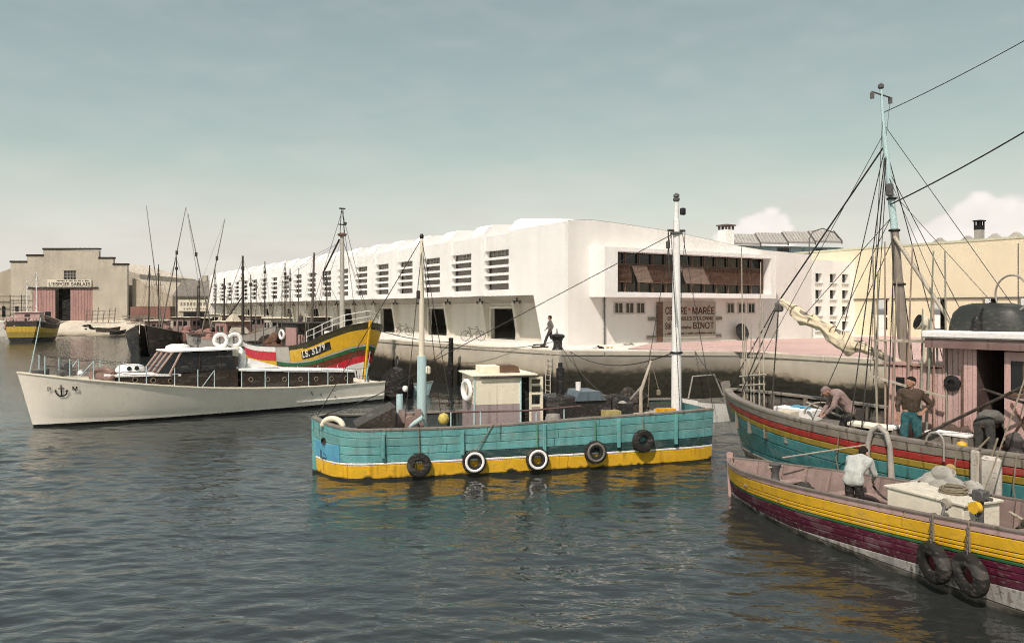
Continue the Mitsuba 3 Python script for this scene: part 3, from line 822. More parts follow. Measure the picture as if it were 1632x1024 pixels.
part(A, 'hatch_lid', hull([(10.85, .9, 1.38), (10.85, -.5, 1.38), (9.75, .9, 1.92), (9.75, -.5, 1.92), (9.75, .9, 1.28), (9.75, -.5, 1.28)]), DARKWOOD, 'paint', None, 0, FA)
wn = part(A, 'winch', cat([lathe([(.2, -.35), (.22, -.33), (.22, -.28), (.12, -.26), (.12, .26), (.22, .28), (.22, .33), (.2, .35)], (9.25, .15, 1.38), 14, (0, 1, 0)), box(9.0, 9.5, -.2, .5, 1.0, 1.2)]), col(.25, .17, .15, .6), 'paint', 40, 0, FA)
for dx in (-.25, .25): part(wn, 'side_frame', prism([(9.25 + dx - .2, 1.0), (9.25 + dx + .2, 1.0), (9.25 + dx + .08, 1.75), (9.25 + dx - .08, 1.75)], -.28 + .5, -.22 + .5, 'xzy'), PINKWOOD, 'paint', None, 0, FA)
single('net_float', 'yellow and pale fishing float lying on deck before the cream wheelhouse', 'float', FA.m(lathe([(.02, -.17), (.12, -.13), (.17, 0), (.12, .13), (.02, .17)], (8.3, .55, 1.48), 14)), col(.62, .5, .12, .4), 'paint', True)
# wheelhouse in two tones
MAUVE = col(.34, .28, .285, .3)
wh = part(A, 'wheelhouse', box(6.05, 7.45, -.85, .9, 1.88, 2.72, .015), CREAM, 'paint', None, 0, FA)
part(wh, 'lower_panel', box(6.055, 7.445, -.845, .895, .9, 1.882), MAUVE, 'paint', None, 0, FA)
part(wh, 'roof', box(5.55, 7.55, -.97, 1.0, 2.722, 2.775, .015), CREAM, 'paint', None, 0, FA)
part(wh, 'roof_batten', rod((5.5, 1.0, 2.70), (7.3, 1.0, 2.69), .025, n=6), DARKWOOD, 'paint', None, 0, FA)
part(wh, 'roof_locker', box(6.55, 7.15, -.3, .4, 2.776, 2.99, .02), CREAM, 'paint', None, 0, FA)
part(wh, 'roof_hatch', hull([(5.95, y, 2.776) for y in (-.2, .5)] + [(6.54, y, z) for y in (-.2, .5) for z in (2.776, 3.0)] + [(6.0, y, 2.95) for y in (-.2, .5)] + [(6.1, y, 3.0) for y in (-.2, .5)]), BROWN, 'paint', None, 0, FA)
part(wh, 'corner_batten', rod((7.46, .91, .9), (7.46, .91, 2.7), .025, n=6), PALEBLUE, 'paint', None, 0, FA)
part(wh, 'corner_batten', rod((6.05, .91, .9), (6.05, .91, 2.7), .03, n=6), PALEBLUE, 'paint', None, 0, FA)
part(wh, 'doorway', box(5.75, 6.04, -.8, .7, .9, 2.70), BLACK, 'matte', None, 0, FA, label='dark open doorway behind the cream wall')
dr_ = part(wh, 'door', cat([box(5.28, 5.36, .6, .68, .95, 2.66), box(5.64, 5.72, .6, .68, .95, 2.66)] + [box(5.36, 5.64, .605, .675, z, z + .07) for z in (1.75, 2.12, 2.38, 2.59)]), CREAM, 'paint', None, 0, FA, label='cream half-glazed door')
part(dr_, 'lower_panel', box(5.36, 5.64, .62, .66, .95, 1.75), MAUVE, 'paint', None, 0, FA)
lifebuoy('white lifebuoy hung on the front of the cream wheelhouse of the turquoise boat', FA, (7.55, .35, 2.28), .27, .08, (1, .25, 0))
# machinery aft
ec = part(A, 'engine_casing', box(3.05, 5.15, -.6, .75, .95, 2.02, .06), col(.03, .028, .028, .5), 'paint', None, 0, FA)
part(ec, 'lid', prism([(3.3, 1.9), (4.3, 1.9), (4.15, 2.18), (3.5, 2.18)], -.3, .82, 'xzy'), col(.11, .15, .18, .5), 'paint', None, 0, FA)
single('tin_mug', 'white mug standing on the dark engine casing', 'mug', FA.m(lathe([(.07, 0), (.08, .02), (.085, .26), (.075, .26), (.07, .03)], (4.05, .4, 2.18), 14)), WHITE, 'paint', 40)
part(A, 'exhaust_pipe', tube([(4.5, .0, 1.5), (4.5, .0, 2.85), (4.5, 0, 2.86), (4.5, 0, 3.02)], [.13, .13, .07, .07], 14), BLACK, 'paint', 40, 0, FA)
part(A, 'barrel', lathe([(.2, 0), (.24, .12), (.25, .3), (.24, .48), (.2, .6)], (5.05, .95, .95), 16), col(.28, .27, .25, .5), 'paint', 40, 0, FA)
wn = part(A, 'winch', lathe([(.30, -.3), (.32, -.27), (.32, -.22), (.16, -.2), (.16, .2), (.32, .22), (.32, .27), (.30, .3)], (2.7, .5, 1.72), 18, (0.2, 1, 0)), DARK, 'paint', 40, 0, FA)
part(wn, 'drum_end', lathe([(.14, .3), (.16, .36), (.05, .40)], (2.7, .5, 1.72), 16, (.2, 1, 0)), GREY, 'paint', 40, 0, FA)
for m_ in (box(2.45, 2.95, .05, .18, .95, 1.95), box(2.45, 2.95, .85, .95, .95, 1.8), beam((2.5, .1, 1.0), (3.3, .1, 1.35), .1, .1)): part(wn, 'frame', m_, DARK, 'paint', None, 0, FA)
gp = part(A, 'derrick', tube([(1.95, .4, 1.0), (1.95, .4, 2.1), (1.55, .3, 3.05)], [.07, .06, .04], 8), PALEWOOD, 'paint', 50, 0, FA)
part(gp, 'brace', rod((2.7, .4, 1.45), (1.85, .36, 2.3), .035, n=6), GREYWOOD, 'paint', None, 0, FA)
part(gp, 'tackle', cat([rod((1.55, .3, 3.05), (1.3, .35, 2.1), .012, n=4), rod((1.6, .3, 2.9), (1.75, .5, 1.6), .012, n=4), box(1.25, 1.37, .3, .4, 1.95, 2.12, .02)]), ROPE, 'matte', None, 0, FA)
mt = mast(A, FA, [(.51, 0, 1.05), (.51, 0, 4.0), (.51, 0, 7.6)], [.17, .15, .10], WHITE)
part(mt, 'collar', ring((.51, 0, 3.28), .17, .04, (0, 0, 1), 16, 6), BLACK, 'paint', True, 0, FA)
part(mt, 'topmast', tube([(.51, 0, 7.6), (.51, 0, 8.2)], [.08, .06], 10), WHITE, 'paint', 50, 0, FA)
part(mt, 'masthead_lamp', lathe([(.06, 0), (.11, .03), (.11, .1), (.06, .13), (.1, .15), (.1, .22), (.03, .27)], (.51, 0, 8.2), 14), STEEL, 'paint', 40, 0, FA)
part(mt, 'lamp', box(.25, .42, .04, .18, 7.75, 7.98, .03), BLACK, 'paint', None, 0, FA)
part(mt, 'hounds', cat([rod((.2, 0, 7.25), (.82, 0, 7.25), .04, n=8), box(.36, .66, -.15, .15, 7.12, 7.2)]), STEEL, 'paint', None, 0, FA)
part(mt, 'block', box(.78, .9, .0, .12, 6.65, 6.9, .03), DARKWOOD, 'paint', None, 0, FA)
for p, q, r in (((.51, 0, 7.2), (8.8, 0, 3.0), .013), ((.8, 0, 7.2), (1.35, 1.2, 5.6), .02), ((.3, 0, 7.2), (-.1, 1.3, 1.5), .012), ((.7, 0, 7.2), (1.2, 1.6, 1.5), .012), ((.7, 0, 7.2), (1.0, -1.6, 1.5), .012), ((.2, 0, 7.2), (-.1, -1.3, 1.5), .012),
                ((8.86, 0, 6.8), (11.9, 0, 1.6), .012), ((8.86, 0, 6.8), (8.2, 1.65, 1.4), .012), ((8.86, 0, 6.7), (8.0, -1.65, 1.4), .012), ((8.86, 0, 6.5), (9.6, 1.6, 1.4), .012)):
    stay(A, FA, p, q, r)
part(A, 'grab_rail', tube([(8.35, 1.62, 1.80), (6.0, 1.68, 1.78), (4.45, 1.68, 1.86)], .028, 6), col(.12, .07, .06, .4), 'paint', None, 0, FA)
for l in (8.3, 7.45, 5.8, 4.95): part(A, 'stanchion', rod((l, 1.66, 1.3), (l, 1.66, 1.80), .018, n=6), PALEBLUE, 'paint', None, 0, FA)
part(A, 'fish_hatch', box(.9, 2.3, -.6, .7, 1.0, 1.42, .03), PALEWOOD, 'paint', None, 0, FA)
single('fish_box', 'small yellow crate on the afterdeck near the foot of the white mast', 'crate', FA.m(cat([box(1.1, 1.6, .75, 1.15, 1.05, 1.10), box(1.1, 1.13, .75, 1.15, 1.1, 1.6), box(1.57, 1.6, .75, 1.15, 1.1, 1.6), box(1.13, 1.57, .75, .78, 1.1, 1.6), box(1.13, 1.57, 1.12, 1.15, 1.1, 1.6)])), YELLOW, 'paint')
single('fish_box', 'grey and yellow crate between the dark engine casing and the winch', 'crate', FA.m(cat([box(3.0, 3.5, .9, 1.3, 1.0, 1.05), box(3.0, 3.03, .9, 1.3, 1.05, 1.62), box(3.47, 3.5, .9, 1.3, 1.05, 1.62), box(3.03, 3.47, .9, .93, 1.05, 1.62), box(3.03, 3.47, 1.27, 1.3, 1.05, 1.62)])), col(.45, .38, .15, .5), 'paint')
part(A, 'net_heap', heap((2.2, -.3, 1.1), (.9, .6, 1.0), 71, 26), col(.05, .045, .04, .5), 'matte', True, 0, FA)
part(A, 'net_heap', heap((9.9, -.5, .95), (.6, .6, .7), 72, 22), col(.16, .12, .10, .5), 'matte', True, 0, FA)
part(A, 'spare_spar', rod((7.3, -.9, 1.5), (1.0, -1.1, 1.75), .05, .04, 8), GREYWOOD, 'paint', None, 0, FA)
part(A, 'net_heap', heap((1.7, -.9, 1.0), (.7, .4, .6), 73, 22), col(.10, .09, .06, .5), 'matte', True, 0, FA)
part(A, 'warp', coils((2.1, -.3, 1.05), .3, 3, 6, .03, .04), ROPE, 'matte', None, 0, FA)
part(A, 'warp', coils((10.6, -.1, 1.0), .3, 4, 4, .03, .04), ROPE, 'matte', None, 0, FA)
for i, (l, z, wt, lb) in enumerate(((9.22, .40, False, 'dark tyre fender nearest the bow of the turquoise boat'), (7.67, .42, True, 'white rimmed tyre fender below the wheelhouse of the turquoise boat'), (5.82, .40, True, 'white rimmed tyre fender third from the bow of the turquoise boat'),
                                   (4.05, .52, False, 'dark tyre fender under the engine casing of the turquoise boat'), (2.53, .78, False, 'black tyre fender nearest the stern of the turquoise boat'))):
    yy = float(HA.pt(np.array([l / 12]), z_(z), 1, .02)[0, 1])
    tyre(lb, FA, (l, yy + .11, z), .235, .105, (0, 1, .05), wt or i == 3, (l - (.0 if i != 1 else .55), yy + .10, 1.45), wcol=None if wt else col(.16, .15, .14, .4))
# ================================================================ P: white patrol launch
FP = Fr((-7.4, 41.9), (-11.7, -10.3))
P = thing('patrol_launch', 'long white launch with raked bow, dark varnished cabin sides and wire guard rails', 'motor launch')
HP = Hull(P, FP, 15.9, [(0, 1.42), (.15, 1.60), (.45, 1.88), (.7, 1.72), (.85, 1.25), (.94, .68), (1, .05)],
          [(0, 1.30), (.15, 1.40), (.45, 1.33), (.7, 1.04), (.85, .52), (.94, .20), (1, .03)],
          [(0, .98), (.25, 1.02), (.5, 1.20), (.75, 1.62), (1, 2.20)], rb=.55, z0=-.35, dirt=0)
hk = HP.shell(BOATWHITE, bulwark=.10, cin=BOATWHITE)
for sd in (1, -1):
    part(hk, 'boot_top', HP.band(sd, 0.0, HP.vz(.13), 0, 1, 34, .006, 0), BLACK, 'paint', 40, 0, FP)
    part(hk, 'side_plating', HP.band(sd, HP.vz(.13), 1.0, 0, 1, 60, .008, 0), BOATWHITE, 'paint', 40, 0, FP)
    part(hk, 'spray_rail', HP.band(sd, HP.vz(.30), HP.vz(.365), .004, .31, 20, .06, 0.004), WHITE, 'paint', 30, 0, FP)
part(hk, 'transom', sheet(np.stack([HP.pt(np.zeros(6), lambda q: np.linspace(.02, 1, 6), 1) * [1, w, 1] - [.012, 0, 0] for w in np.linspace(-1, 1, 5)], 1)), BOATWHITE, 'paint', None, 0, FP)
HP.rail(CREAM, .13, .05, name='toe_rail', proud=.045)
HP.deck(lambda u: HP.sh(u) + .012, col(.50, .47, .40, .3), .15, .05, planks=False)
# emblem on the port bow
q = HP.pt(np.array([.905, .93]), HP.vz(1.42), 1, .02); c0 = q[0]; rt = FP.m((np.array([q[0] - q[1]]), []))[0][0] - FP.o; rt /= np.linalg.norm(rt)
upv = FP.m((np.array([HP.pt(np.array([.905]), HP.vz(1.6), 1, .02)[0] - HP.pt(np.array([.905]), HP.vz(1.2), 1, .02)[0]]), []))[0][0] - FP.o; upv /= np.linalg.norm(upv)
oc = FP.p(*HP.pt(np.array([.918]), HP.vz(1.45), 1, .028)[0]); nn = np.cross(rt, upv)
def em(a, b): return oc + rt * a + upv * b + nn * .012
anchor = [tube([em(0, -.20), em(0, .20)], .025, 6), tube([em(-.11, .12), em(.11, .12)], .02, 6), ring(em(0, .23), .035, .013, nn, 14, 5)]
anchor.append(tube([em(.20 * math.sin(a), -.20 * math.cos(a)) for a in np.linspace(-1.35, 1.35, 15)], .026, 6))
anchor += [hull([em(s * .14, -.02), em(s * .25, -.02), em(s * .21, .09), em(s * .20, -.04) + nn * .02]) for s in (-1, 1)]
av, af = cat(anchor)
av = av - np.outer((av - oc) @ nn - .012, nn) * .75
part(P, 'anchor_emblem', (av, af), col(.012, .012, .012, .02), 'paint', 40)
for ch, a in (('P', -.50), ('M', .38)): part(P, 'lettering', text(ch, .17, em(a, .02) - nn * .001, rt, upv, .006, True), col(.012, .012, .012, .02), 'matte')
def dz(l): return float(HP.sh(l / 15.9))
VARN = col(.035, .024, .018, .4)
# forward coachroof
def coach(x0, x1, w0, w1, ztop, name, nport):
    z0_, z1_ = dz(x0) - .02, dz(x1) - .02
    b = part(P, name, hull([(x, s * w, z) for x, w, zb in ((x0, w0, z0_), (x1, w1, z1_)) for s in (-1, 1) for z in (zb, ztop(x) - .10)]), VARN, 'paint', None, 0, FP)
    part(b, 'roof', hull([(x + dx, s * (w + .05), z) for x, w, dx in ((x0, w0, -.05), (x1, w1, .06)) for s in (-1, 1) for z in (ztop(x) - .099, ztop(x) - .02)] + [(x, 0, ztop(x) + .05) for x in (x0, x1)]), WHITE, 'paint', None, 0, FP)
    for i in range(nport):
        x = x0 + (x1 - x0) * (i + .5) / nport; w = w0 + (w1 - w0) * (i + .5) / nport
        zc = (dz(x) + ztop(x) - .1) / 2
        k = part(b, 'porthole', ring((x, w + .005, zc), .095, .018, (0, 1, 0), 20, 6), col(.3, .24, .16, .3), 'paint', True, 0, FP)
        part(k, 'glass', lathe([(.0, 0), (.09, .0), (.09, .01), (0, .01)], (x, w + .004, zc), 16, (0, 1, 0)), BLACK, 'glass_dark', None, 0, FP)
    return b
fc = coach(10.1, 12.9, 1.12, .86, lambda x: 1.93 + .10 * (x - 10.1) / 2.8, 'forward_cabin', 4)
part(fc, 'handrail', tube([(12.75, .80, 2.02), (12.7, .80, 2.09), (11.0, .94, 2.06), (10.95, .94, 1.99)], .02, 6), col(.12, .07, .04, .3), 'paint', None, 0, FP)
dm = part(fc, 'dome_skylight', hull([(11.75 + .62 * math.cos(a) * k, .55 * math.sin(a) * k, 1.98 + h) for k, h in ((1, 0), (.97, .16), (.82, .30), (.5, .37)) for a in np.linspace(0, 2 * math.pi, 20)]), WHITE, 'paint', 45, 0, FP)
for x in (11.65, 11.95): part(dm, 'porthole', lathe([(.0, 0), (.09, 0), (.09, .03), (0, .03)], (x, .50, 2.20), 14, (.1, 1, .25)), BLACK, 'glass_dark', None, 0, FP)
# bridge
WX0, WX1, WB = 7.55, 10.0, 2.86
br = part(P, 'bridge', hull([(x, s * 1.16, z) for x, z in ((WX0, dz(7.5)), (WX0, 2.0), (WX1 + .45, 1.9), (WX1 + .45, dz(10.4))) for s in (-1, 1)]), VARN, 'paint', None, 0, FP)
part(br, 'side_windows', hull([(x, s * w, z) for x, w, z in ((WX0 + .05, 1.13, 2.001), (WX0 + .25, 1.02, WB - .05), (WX1 + .42, 1.13, 1.95), (WX1 - .02, 1.02, WB - .05)) for s in (-1, 1)]), BLACK, 'paint', None, 0, FP)
for x0, x1 in ((8.3, 8.4), (9.3, 9.2)):
    for s in (1, -1): part(br, 'window_post', beam((x0, s * 1.14, 1.95), (x1, s * 1.03, WB - .04), .07, .05), VARN, 'paint', None, 0, FP)
PKF = col(.50, .35, .30, .3)
ws = part(br, 'windscreen', hull([(10.98, s * .9, 1.93) for s in (-1, 1)] + [(10.28, s * .93, WB - .02) for s in (-1, 1)] + [(10.5, s * 1.11, 1.93) for s in (-1, 1)] + [(9.98, s * 1.0, WB - .03) for s in (-1, 1)]), col(.16, .14, .12, .3), 'glass_dark', None, 0, FP)
for y in (-.9, -.3, .3, .9): part(ws, 'frame', beam((11.0, y, 1.93), (10.3, y * 1.02, WB + .01), .07, .06), PKF, 'paint', None, 0, FP)
part(ws, 'frame', beam((11.0, -.93, 1.95), (11.0, .93, 1.95), .08, .08), PKF, 'paint', None, 0, FP)
part(ws, 'frame', beam((10.31, -.95, WB - .02), (10.31, .95, WB - .02), .09, .08), PKF, 'paint', None, 0, FP)
for s in (1, -1): part(ws, 'frame', beam((10.52, s * 1.13, 1.92), (10.0, s * 1.03, WB), .07, .06), PKF, 'paint', None, 0, FP)
rf = part(br, 'roof', hull([(x, s * w, z) for x, w in ((WX0 - .15, 1.0), (8.2, 1.14), (9.95, 1.14), (10.42, .95)) for s in (-1, 1) for z in (WB, WB + .055)] + [(8.0, 0, WB + .13), (9.4, 0, WB + .13)]), WHITE, 'paint', None, 0, FP)
part(rf, 'fairing', hull([(9.8 + .55 * math.cos(a) * k, .4 * math.sin(a) * k, WB + .08 + h) for k, h in ((1, 0), (.9, .14), (.5, .22)) for a in np.linspace(0, 2 * math.pi, 16)]), WHITE, 'paint', 45, 0, FP)
part(rf, 'searchlight', cat([lathe([(.02, -.16), (.15, -.12), (.17, .1), (.15, .12)], (9.0, .1, WB + .42), 16, (1, .2, .1)), rod((8.95, .1, WB + .1), (8.95, .1, WB + .3), .03)]), STEEL, 'paint', 40, 0, FP)
ac = coach(1.7, 7.4, 1.22, 1.25, lambda x: 1.66 + .06 * (x - 1.7), 'after_cabin', 7)
part(ac, 'handrail', tube([(2.1, .95, 1.70), (2.1, .95, 1.78), (3.3, .95, 1.86), (3.3, .95, 1.78)], .02, 6), col(.12, .07, .04, .3), 'paint', None, 0, FP)
vn = part(P, 'ventilator', tube([(7.0, .3, 1.9), (7.0, .3, 2.5), (7.05, .34, 2.68), (7.25, .45, 2.75)], [.19, .17, .19, .24], 16), WHITE, 'paint', 50, 0, FP)
part(P, 'deck_locker', hull([(x, y, z) for x, z in ((5.2, 1.95), (6.9, 1.98), (6.75, 2.42), (6.1, 2.1)) for y in (-.3, .6)]), WHITE, 'paint', None, 0, FP)
for x, lb in ((8.0, 'white lifebuoy standing on the aft edge of the launch roof, left of two'), (7.35, 'white lifebuoy at the back of the launch bridge, right of two')):
    lifebuoy(lb, FP, (x, .3, 3.28), .27, .09, (.35, 1, 0))
    part(P, 'buoy_bracket', cat([rod((x, .2, 2.2 if x < 7.5 else 2.88), (x, .2, 3.6), .03), rod((x, .2, 3.0), (x, .3, 3.02), .03)]), STEEL, 'paint', None, 0, FP)
part(P, 'buoy_bracket', box(7.2, 7.55, -.3, .5, 2.55, 2.95, .02), CREAM, 'paint', None, 0, FP)
# guard rails
ls = [1.1, 2.2, 3.3, 4.35, 5.4, 6.55, 7.65, 8.85, 9.55, 10.5, 11.6, 12.6, 13.5, 14.3, 15.1]
tops = {1: [], -1: []}
for s in (1, -1):
    for l in ls:
        q = HP.pt(np.array([l / 15.9]), 1.0, s, -.08)[0]; b_, t_ = q, q + np.array([0, 0, .78])
        part(P, 'stanchion', rod(b_, t_, .022, n=6), PALEBLUE, 'paint', None, 0, FP)
        tops[s].append(t_)
    for dzz in (0, -.38):
        part(P, 'guard_wire', cat([tube(sag(a + [0, 0, dzz], b + [0, 0, dzz], .03, 5), .009, 4) for a, b in zip(tops[s], tops[s][1:])]), WIRE, 'matte', None, 0, FP)
    for i in (7, 12): part(P, 'stanchion_brace', rod(tops[s][i], HP.pt(np.array([(ls[i] + .55) / 15.9]), 1.0, s, -.08)[0], .018, n=6), PALEBLUE, 'paint', None, 0, FP)
part(P, 'jack_staff', rod((15.5, 0, 2.1), (15.1, 0, 4.35), .025, .018), PALEBLUE, 'paint', None, 0, FP)
wl = part(P, 'windlass', cat([box(13.9, 14.5, -.3, .3, 2.0, 2.2, .03), lathe([(.16, -.3), (.17, -.26), (.09, -.22), (.09, .22), (.17, .26), (.16, .3)], (14.2, 0, 2.38), 14, (0, 1, 0))]), STEEL, 'paint', 40, 0, FP)
part(P, 'bollard', cat([rod((14.9, y, 2.0), (14.9, y, 2.35), .06, n=10) for y in (-.2, .2)]), STEEL, 'paint', None, 0, FP)
part(P, 'fairlead', hull([(15.2 + .3 * math.cos(a), .28 + .12 * math.sin(a), z) for z in (2.1, 2.3) for a in np.linspace(0, 6.3, 12)]), STEEL, 'paint', 40, 0, FP)
part(P, 'deck_bell', lathe([(.02, .2), (.09, .17), (.11, .05), (.15, 0)], (13.75, .35, 2.05), 14), WHITE, 'paint', True, 0, FP)
single('oval_raft', 'brown oval carley float lying on the foredeck of the white launch', 'life raft', FP.m(cat([ring((13.0, .62, 1.98), .40, .12, (.15, .5, .85), 26, 10, 1.0), lathe([(0, -.02), (.36, -.02), (.36, .02), (0, .02)], (13.0, .62, 1.98), 20, (.15, .5, .85))])), col(.22, .14, .115, .4), 'paint', 50)
part(P, 'ensign_staff', rod((.25, 0, 1.0), (.0, 0, 2.5), .02, .015), PALEBLUE, 'paint', None, 0, FP)
part(P, 'stern_bollard', cat([rod((.7, y, 1.0), (.7, y, 1.3), .05, n=10) for y in (.7, .95)]), STEEL, 'paint', None, 0, FP)
for i, (l, z) in enumerate(((4.2, .75), (4.15, .66), (3.7, .62), (2.9, .45))):
    q = HP.pt(np.array([l / 15.9]), HP.vz(z), 1, .012)[0]
    part(hk, 'outlet', lathe([(.035, 0), (.035, .015), (.0, .015)], q, 10, (0, 1, 0)), DARK, 'paint', None, 0, FP)

# ================================================================ C: striped trawler on the right
FC = Fr((6.4 + .58 * 16, 23.8 - .815 * 16), (-.58, .815))
C = thing('trawler', 'big trawler with red, ochre and turquoise stripes, pink wheelhouse and furled sail', 'fishing boat')
HC = Hull(C, FC, 16.0, [(0, 1.5), (.08, 1.95), (.3, 2.25), (.65, 2.28), (.82, 1.85), (.92, 1.15), (.97, .60), (1, .09)],
          [(0, .9), (.08, 1.5), (.3, 2.0), (.65, 1.9), (.82, 1.2), (.92, .55), (.97, .22), (1, .05)],
          [(0, 2.25), (.25, 1.92), (.5, 1.86), (.75, 1.98), (.9, 2.15), (1, 2.30)], z0=-.5, rb=.9, dirt=.25)
hk = HC.shell(DARK, bulwark=.6, cin=col(.065, .06, .055, .5))
z_ = HC.vz
def below(d): return lambda u: (HC.sh(u) - d - HC.z0) / (HC.sh(u) - HC.z0)
WEATHER = col(.25, .225, .19, .6)
DTURQ = col(.05, .19, .20, .6)
HC.planks([(0, z_(.28), col(.06, .055, .05, .6)), (z_(.28), z_(.60), col(.12, .13, .12, .6)), (z_(.60), z_(.85), DTURQ), (z_(.85), below(.80), DTURQ), (below(.80), below(.52), col(.06, .22, .23, .6)), (below(.52), below(.36), OLIVE), (below(.36), below(.20), RED), (below(.20), 1.0, WEATHER)], 3, 1, 9, .03, .009)
part(hk, 'wale', HC.band(1, z_(.62), z_(.74), .0, 1, 34, .075, .004), GREYWOOD, 'paint', 30, 0, FC)
HC.rail(GREYWOOD, .22, .07)
DKZ = 1.36
HC.deck(DKZ, col(.075, .065, .055, .5), .2)
part(C, 'stem_head', beam((15.75, 0, 1.4), (16.12, 0, 2.55), .2, .18), GREYWOOD, 'paint', None, 0, FC)
for l in np.arange(1.5, 15.6, .8):
    for s in (1, -1):
        q = HC.pt(np.array([l / 16]), 1.0, s, -.15)[0]
        part(C, 'bulwark_frame', box(q[0] - .05, q[0] + .05, q[1] - .04, q[1] + .04, DKZ, q[2] - .01), GREYWOOD, 'matte', None, 0, FC)
# mast, boom and sail
mt = mast(C, FC, [(10.42, 0, DKZ), (10.67, 0, 3.67), (10.90, 0, 6.6)], [.135, .125, .095], col(.25, .215, .18, .4))
part(mt, 'upper_mast', tube([(10.90, 0, 6.6), (11.16, 0, 8.95)], [.085, .06], 12), PALEBLUE, 'paint', 50, 0, FC)
part(mt, 'topmast', tube([(11.16, 0, 8.95), (11.25, 0, 10.15)], [.05, .03], 8), PALEBLUE, 'paint', 50, 0, FC)
part(mt, 'crosstree', cat([rod((11.24, -.42, 10.0), (11.24, .42, 10.02), .02, n=6), box(11.2, 11.28, -.44, -.38, 9.85, 10.0), box(11.2, 11.28, .38, .44, 9.85, 10.0)]), STEEL, 'paint', None, 0, FC)
part(mt, 'masthead_lamp', lathe([(.03, 0), (.07, .03), (.07, .1), (.02, .15)], (11.25, 0, 10.15), 12), STEEL, 'paint', 40, 0, FC)
part(mt, 'lamp', cat([box(10.86, 11.0, .1, .24, 7.45, 7.75, .02), rod((11.05, .05, 7.5), (10.9, .17, 7.5), .02)]), STEEL, 'paint', None, 0, FC)
for z, r in ((6.62, .13), (5.3, .15), (7.4, .11)): part(mt, 'band', ring((10.42 + .25 * (z - 1.36) / 2.3 * .85, 0, z), r * .85, .03, (0, 0, 1), 16, 6), BLACK, 'paint', True, 0, FC)
bm0, bm1 = np.array([10.75, .1, 3.35]), np.array([14.15, .1, 4.92])
part(C, 'boom', rod(bm0, bm1, .085, .06, 10), GREYWOOD, 'paint', 50, 0, FC)
t = np.linspace(0, 1, 64); rr = np.random.default_rng(6)
cen = bm0 + (bm1 - bm0) * (.06 + .92 * t)[:, None]
g = np.zeros((64, 26, 3))
for i in range(64):
    w = .74 * (.10 + .22 * math.exp(-((t[i] - .42) / .2) ** 2) + .12 * math.exp(-((t[i] - .8) / .12) ** 2)) * (1 + .15 * math.sin(t[i] * 40))
    for j in range(26):
        a = 2 * math.pi * j / 26
        k = 1 + 1.1 * (meshkit.fbm(np.array([t[i] * 9, math.cos(a) * 2.2, math.sin(a) * 2.2]), 4, 3) - .5) + .16 * math.sin(7 * a + 14 * t[i])
        drop = -.16 * math.exp(-((t[i] - .42) / .18) ** 2) - .10 * math.exp(-((t[i] - .78) / .1) ** 2)
        g[i, j] = cen[i] + np.array([0, w * .8 * k * math.cos(a), w * k * math.sin(a) + drop])
g = np.concatenate([g, g[:, :1]], 1)
sl = part(C, 'furled_sail', sheet(g), SAIL, 'matte', 60, 0, FC)
part(C, 'sail_end', rod(bm0 + [.05, 0, .1], bm0 + [-.35, 0, -.35], .10, .14, 10), col(.5, .46, .38, .4), 'matte', 50, 0, FC)
for x in (.16, .30, .52, .70, .86):
    c_ = bm0 + (bm1 - bm0) * x; part(sl, 'gasket', ring(c_ + [0, 0, -.05], .15, .014, bm1 - bm0, 18, 5), ROPE, 'matte', True, 0, FC)
for p, q, r in (((11.1, 0, 8.2), (12.6, -1.9, 2.1), .010), ((11.1, 0, 8.2), (9.6, -1.9, 3.4), .010), ((11.0, .05, 7.9), (9.0, 1.0, 4.25), .009), ((11.2, 0, 9.0), (14.9, .5, 2.6), .009), ((10.9, 0, 6.5), (11.9, 1.9, 2.0), .012), ((10.9, 0, 6.5), (9.9, 2.1, 2.0), .012), ((10.95, .1, 6.9), (12.4, .2, 4.1), .010), ((10.95, .1, 6.9), (13.3, .15, 4.55), .010), (( 11.14, 0, 8.75), bm1, .024), ((11.14, 0, 8.7), (12.05, .4, 4.05), .014), ((11.12, .0, 8.6), (10.9, 1.9, 2.0), .016), ((11.1, 0, 8.6), (10.5, 2.1, 2.0), .016), ((11.1, 0, 8.6), (11.4, -2.1, 2.0), .016), ((11.1, 0, 8.6), (10.4, -2.1, 2.0), .016),
                (bm1, (15.7, .2, 2.5), .018), (bm1, (13.2, 1.7, 2.2), .018), (bm1, (14.9, .8, 2.3), .018), ((10.95, 0, 7.3), (10.6, .6, 2.0), .014), ((11.2, 0, 9.6), (11.0, .9, 3.2), .008), ((11.24, -.4, 9.9), (11.2, 0, 8.2), .006), ((11.2, 0, 9.3), (8.2, -.5, 4.4), .008), ((11.0, 0, 7.6), (7.9, .7, 4.3), .007)):
    stay(C, FC, p, q, r)
part(C, 'derrick', rod((10.85, .1, 6.45), (9.35, .3, 4.3), .05, .045, 8), PALEWOOD, 'paint', 50, 0, FC)
part(C, 'boom_block', box(14.05, 14.25, .0, .2, 4.62, 4.88, .04), STEEL, 'paint', None, 0, FC)
# long aerial wires going out of the picture
for p, q in (((10.95, .1, 7.25), (3.0, 1.6, 10.6)), ((11.2, 0, 9.55), (3.0, 1.2, 12.0))):
    w = part(C, 'aerial_wire', tube(sag(p, q, .25, 14), .018 if p[2] < 8 else .011, 4), WIRE, 'matte', None, 0, FC)
    if p[2] < 8: part(w, 'insulator', rod(np.array(p) * .55 + np.array(q) * .45 + [-.15, 0, -.32], np.array(p) * .55 + np.array(q) * .45 + [.15, 0, -.2], .045, n=8), BLACK, 'paint', None, 0, FC)
